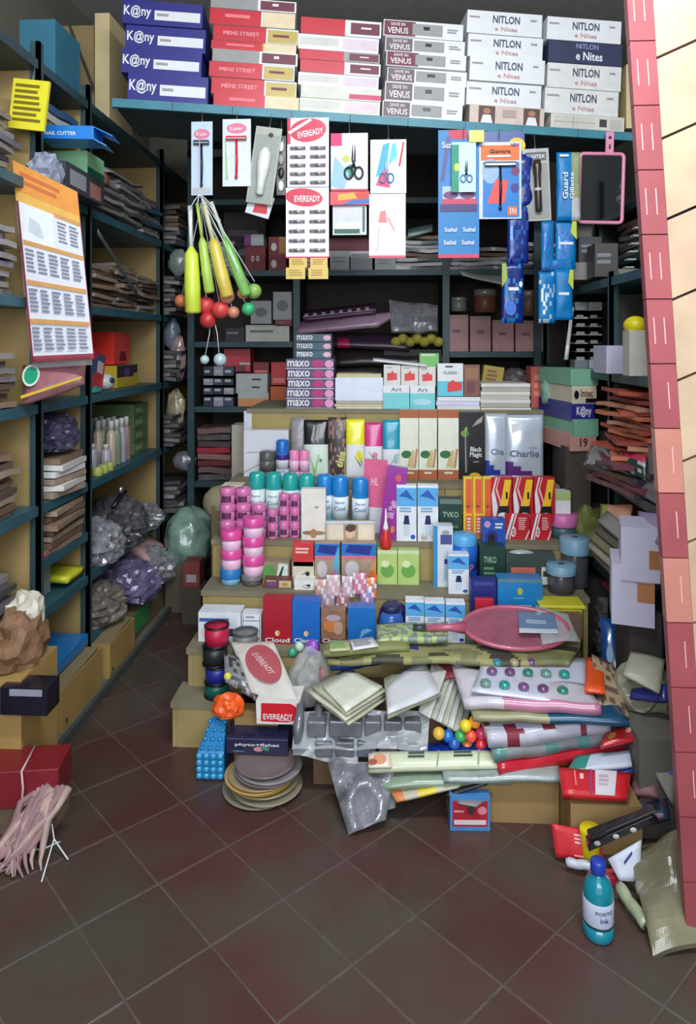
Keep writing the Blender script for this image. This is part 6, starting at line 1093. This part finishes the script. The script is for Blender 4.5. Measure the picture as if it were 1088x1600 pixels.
# centre cell: wallets, foil, sponge
PUR = M((96,52,84), .4, coat=.3); PURL = M((176,140,166), .3, coat=.4)
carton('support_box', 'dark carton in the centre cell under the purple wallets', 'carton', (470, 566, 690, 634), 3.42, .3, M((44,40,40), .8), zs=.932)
slab('purple_wallet', 'long dark purple strip with white stud pattern, top of the wallet heap', 'wallet', [P(474,500,3.38), P(588,488,3.38), P(586,476,3.5), P(474,488,3.5)], .014, PUR, 14, 4, .003, ops=[('r',.02+.12*k,.15,.07+.12*k,.5,WH) for k in range(8)]+[('r',0,.05,1,.12,WH)])
slab('purple_wallet', 'lilac shiny wallet strip under the studded one', 'wallet', [P(464,520,3.38), P(590,508,3.37), P(625,488,3.42), P(466,504,3.5)], .020, PURL, 14, 5, .006, .01)
slab('purple_wallet', 'dark wallet strip with a magenta spot, third in the wallet heap', 'wallet', [P(520,540,3.38), P(640,545,3.38), P(640,524,3.5), P(520,524,3.5)], .024, M((60,44,60), .35), 14, 5, .008, .01, colfn=lambda u, v: M((180,30,90), .35) if .05 < u < .25 and v < .5 else M((60,44,60), .35))
slab('dark_packet', 'dark brown flat packets, bottom of the wallet heap', 'packet', [P(524,570,3.38), P(660,568,3.38), P(660,545,3.5), P(524,545,3.5)], .030, M((52,44,46), .35), 14, 5, .010, .01)
slab('foil_packet', 'crinkled silver packet stacked right of the purple wallets', 'packet', [P(612,520,3.38), P(684,518,3.38), P(684,478,3.46), P(608,470,3.46)], .02, CL2, 16, 8, .020, .014, freq=16, smooth=False)
root = empty('sponge_net', 'mustard yellow braided scrubber under the crinkled silver packet', 'sponge', None, P(652,532,3.40)); SPG = M((166,156,60), .7, v=.25)
for i in range(7): MB().ball(-.105+.035*i, 0, .008*((i % 2)*2-1), .028, .03, .026, SPG, 10, 7).build('braid_lobe', root)
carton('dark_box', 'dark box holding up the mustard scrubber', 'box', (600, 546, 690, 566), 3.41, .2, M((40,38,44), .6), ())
# right cell: pink-brown boxes and lidded pots
PB = M((176,130,130), .5, v=.12)
for k, (a, b, y0) in enumerate(((697,733,492),(735,768,494),(770,804,500),(806,840,501),(842,876,506))):
    x = P((a+b)/2, 550, 3.44).x
    if x > .70: x = .70
    bk('pink_box', 'dusty pink box, %s in the row on the right back shelf' % ('leftmost','second from left','middle','second from right','rightmost')[k], 'box', (a, y0, b-1, 553), PB, [('b',.3,.45,.75,.6,1,M((110,80,90))), ('r',0,.9,1,1,M((150,120,110)))], d=3.44, dep=.10, zs=zB2, group='dusty pink boxes on the right back shelf')
for k, (x, y0, y1, w_, c) in enumerate(((717,470,492,24,M((120,124,116), .4)), (758,458,494,34,M((120,76,50), .4)), (826,460,500,28,M((110,90,70), .4)))):
    kk = 3.5/F; zz = P(0,y1,3.5).z; zt2 = zB2+(553-y1+1)*3.44/F
    root = empty('lidded_pot', ('grey-green pot on the leftmost dusty pink box','brown wide pot on the second dusty pink box','brown pot with a pale lid on the fourth dusty pink box')[k], 'pot', 'pots on the dusty pink boxes', (P(x,y1,3.49).x, 3.49, zt2+.002))
    r = w_*kk/2; h = (y1-y0)*kk
    MB().lathe([(r*.9,0),(r,.003),(r,h*.7),(r*.95,h*.72)], c, 20).build('pot_body', root); MB().lathe([(r*1.03,h*.7),(r*1.03,h*.96),(r*.9,h)], M((150,146,136), .3, .3), 20).build('lid', root)
# ================================================================= right side
XR = .93
def rpile(name, what, cat, where, y, z, n, th, pal, **k): pile(name, what, cat, where, XR+k.pop('dx', 0), y, z+.001, k.pop('w_', .28), k.pop('l', .3), n, th, pal, **k)
def rc(name, label, cat, b, d, dep, c, ops=(), zs=None, rz=0, **k): return carton(name, label, cat, b, d, dep, c, ops, zs=zs, rz=rz, **k)
MINT = M((120,170,144), .45); PKC = M((190,140,130), .5)
ys_ = ((577,600,MINT,[]), (603,627,M((200,190,170), .5),[('t','Intec',.6,.6,.5,M((110,70,50)),.45), ('e',.18,.5,.1,.25,BLK), ('r',.55,.05,1,.3,BLK)]), (629,653,NAVY,[('t','K@ny',.55,.5,.62,WH,.6)]), (655,676,MINT,[('r',0,0,.05,1,M((90,140,110)))]), (678,698,PKC,[('t','19',.5,.5,.3,M((70,40,40)),.5)]))
for k, (y0, y1, c, ops) in enumerate(ys_):
    rc('stocking_box', '%s box in the stack on the right, %s' % (('mint green','cream lettered','navy lettered','mint green','dusty pink')[k], (ORD[k] if k < 4 else 'bottom one')), 'box', (880+(k % 2)*2, y0, 926-(k % 3)*3, y1), 2.62, .30, c, ops, zs=P(0,y1,2.62).z+.0005, rz=.18, group='boxes in the right mint and navy stack')
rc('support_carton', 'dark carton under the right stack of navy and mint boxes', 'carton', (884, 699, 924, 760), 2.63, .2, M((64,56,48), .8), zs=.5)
rc('salmon_box', 'salmon red box left of the mint green stack', 'box', (830,573,856,622), 2.95, .10, M((190,90,80), .5), [('b',.2,.2,.5,.8,3,M((214,140,120)))], zs=.976)
blob('mint_bag', 'mint green crumpled bag between the salmon box and the stack', 'bag', M((130,170,150), .3, coat=.4, v=.2), (P(868,630,2.85).x-.02, 2.86, 1.0), (.035,.05,.075), .2, smooth=True)
for i in range(7):
    for j in range(2):
        y1 = 562-i*13
        rc('tiny_box', 'tiny %s box, %s row, %s column, right rack by the pink boxes' % (('grey','white')[(i+j) % 2], ORD[6-i].replace(' from top',''), ('left','right')[j]), 'box', (899+j*22, y1-12, 919+j*22, y1), 2.80, .08, (GB, GW, M((60,64,70), .5))[(i*2+j) % 3], [('b',.1,.3,.8,.7,1,GR)], zs=1.151+i*.0345, group='tiny boxes on the right rack')
slab('white_strip', 'thin white upright strip beside the tiny boxes', 'strip', [P(882,562,2.76), P(888,562,2.76), P(897,480,2.76), P(892,480,2.76)], .004, WH, 2, 4, .001)
# upper right shelf clutter
for i, (a, b, y0, y1, d, c) in enumerate(((896,935,410,440,2.72,GP[1]), (905,940,370,410,2.74,M((60,60,66), .4)), (900,925,340,372,2.75,M((140,130,124), .5)), (930,966,380,440,2.6,M((70,66,64), .5)), (966,1000,420,440,2.52,M((120,110,84), .5)))):
    rc('dim_box', ('grey packet on the upper right rack nearest the sachet strips','dark box above the grey packet on the upper right','tan box, topmost left on the upper right rack','tall dim brown box in the middle of the upper right rack','olive box at the near end of the upper right rack')[i], 'box', (a, y0, b, y1), d, .1, c, [('b',.1,.3,.8,.7,2,GB)], zs=1.501 if y1 > 430 else None)
for i in range(6):
    rc('white_block', 'small white block, %s in the leaning column on the upper right' % ORD[5-i], 'box', (978+i*3, 418-i*12, 992+i*3, 429-i*12), 2.3, .03, GW, (), zs=1.501+i*.0262, group='white blocks in a column')
rpile('brown_packet', 'dim brown packet', 'packet', 'pile behind the yellow-capped canister', 2.20, 1.15, 5, .03, BP+[GREYP], bump=.012, jit=.02, dx=.03)
rc('lilac_box', 'large pale lilac box on the right rack under the yellow-capped jar', 'box', (948,540,1012,578), 2.28, .14, M((186,184,206), .5), (), zs=1.151)
o = rc('white_canister', 'white canister with a bright yellow round cap on the right rack', 'canister', (984,516,1014,572), 2.12, .06, M((190,188,180), .5), zs=1.151, extra=lambda root, w_, h, y: MB().ball(0,0,h+.015,.036,.036,.03, M((226,206,30), .35)).build('cap', root))
OP = [M((206,120,84), .6, v=.15), M((180,84,60), .6, v=.2), M((196,140,110), .6), M((150,64,52), .6)]
rpile('orange_envelope', 'orange-brown envelope', 'envelope', 'fanned pile on the right rack', 2.28, .88, 14, .0158, OP, jit=.03, bump=.008, ang=.3, dx=-.02, w_=.26, l=.3)
rpile('dark_packet', 'dark glossy packet', 'packet', 'pile under the orange envelopes', 2.26, .781, 5, .019, [M((70,60,72), .3, coat=.4), M((120,60,74), .4), M((50,50,60), .3, coat=.4)], jit=.03, bump=.012, ang=.3, dx=-.06)
slab('lilac_film', 'grey-lilac plastic sheet drooping from the right rack at knee height', 'film', [P(908,722,2.45), P(1032,790,2.0), P(1036,700,2.1), P(925,690,2.5)], .004, M((120,116,122), .2, coat=.5, v=.3, bump=.5), 16, 10, .03, .012, freq=7)
slab('green_film', 'dark green packet with white print on the lilac sheet', 'packet', [P(965,730,2.2), P(1010,750,2.08), P(1012,715,2.12), P(970,705,2.24)], .010, M((40,70,62), .25), 8, 6, .010, .006, colfn=lambda u, v: M((190,60,90), .3) if v > .7 else (M((180,184,180), .3) if noise.noise(Vector((u*6,v*6,1))) > .25 else M((40,66,60), .3)))
for i, (a, b, c_, d_) in enumerate((((922,842),(990,900),(1000,880),(930,826)), ((920,855),(985,915),(995,893),(928,838)), ((926,866),(985,930),(992,906),(930,852)), ((930,830),(996,886),(1005,866),(940,815)), ((935,815),(1000,870),(1012,850),(950,800)))):
    slab('school_book', 'worn grey-olive book, %s of the slanting books on the right' % ('third','fourth','lowest','second','topmost')[i], 'book', [P(*a, 2.25), P(*b, 1.98), P(*c_, 2.0), P(*d_, 2.3)], .012, (M((120,110,88), .6), M((150,144,130), .6), M((110,96,76), .6), M((90,88,80), .6), M((140,136,130), .6))[i], 6, 4, .004, group='slanting books on the right rack')
LW2 = M((196,192,214), .5, v=.05)
rc('paper_block', 'upper large lilac-white block of paper on the right', 'paper', (984,826,1042,892), 1.92, .14, LW2, [('r',.72,.25,1,.6,M((170,110,70)))], zs=P(0,892,1.92).z+.0, rz=-.28)
rc('paper_block', 'lower large lilac-white block of paper on the right', 'paper', (970,884,1034,958), 1.93, .15, LW2, [('r',.6,.4,1,.72,M((180,120,76)))], rz=-.28, zs=P(0,958,1.93).z)
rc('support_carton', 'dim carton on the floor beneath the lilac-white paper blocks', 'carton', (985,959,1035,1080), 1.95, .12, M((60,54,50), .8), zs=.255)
slab('orange_paper', 'crumpled orange and pale green paper above the slanting books', 'paper', [P(935,820,2.3), P(985,836,2.15), P(990,790,2.2), P(940,788,2.35)], .008, OP[0], 8, 6, .014, .006, colfn=lambda u, v: M((150,156,70), .6) if u < .3 else (M((206,150,120), .6) if v > .4 else M((150,166,150), .6)))
slab('violet_paper', 'pale violet papers lying above the upper paper block', 'paper', [P(1000,845,2.0), P(1036,850,1.88), P(1034,805,1.95), P(1000,800,2.1)], .010, M((160,140,180), .5), 6, 5, .008, .004)
rc('red_box', 'dark red box low on the right rack behind the blue bag', 'box', (955,930,990,966), 2.22, .10, M((140,30,40), .5), zs=.451)
blob('olive_bundle', 'olive-green bundle in the shadow behind the pink lid box', 'bundle', M((110,116,60), .5, v=.3), (P(935,800,2.6).x-.03, 2.62, .46), (.07,.06,.11), .2)
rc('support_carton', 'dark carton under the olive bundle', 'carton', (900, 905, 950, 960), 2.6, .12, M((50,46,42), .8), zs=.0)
rpile('dim_packet', 'dim grey packet', 'packet', 'low pile on the right rack', 2.68, .12, 6, .03, GP, bump=.012)
rpile('dim_packet', 'dim brown packet', 'packet', 'pile on the far right rack, knee level', 2.68, .451, 5, .03, BP, bump=.012)
rpile('dim_packet', 'dim packet', 'packet', 'pile on the far right rack, waist level', 2.70, .781, 4, .03, BP+GP, bump=.012, dx=.04)
rpile('upper_packet', 'dim grey packet', 'packet', 'pile high on the right wall shelf', 2.35, 1.841, 5, .025, GP, bump=.012, dx=.22, w_=.2)
rpile('upper_packet', 'dim packet', 'packet', 'far pile high on the right wall shelf', 2.95, 1.621, 6, .025, GP+BP, bump=.012, dx=.22, w_=.2)

blob('clear_bag', 'crumpled clear and blue plastic bag below the yellow price card', 'bag', M((150,156,176), .15, v=.4, bump=.5, coat=.5), (P(62,262,2.06).x, 2.10, 1.752), (.05,.06,.06), .3, 2, 3)
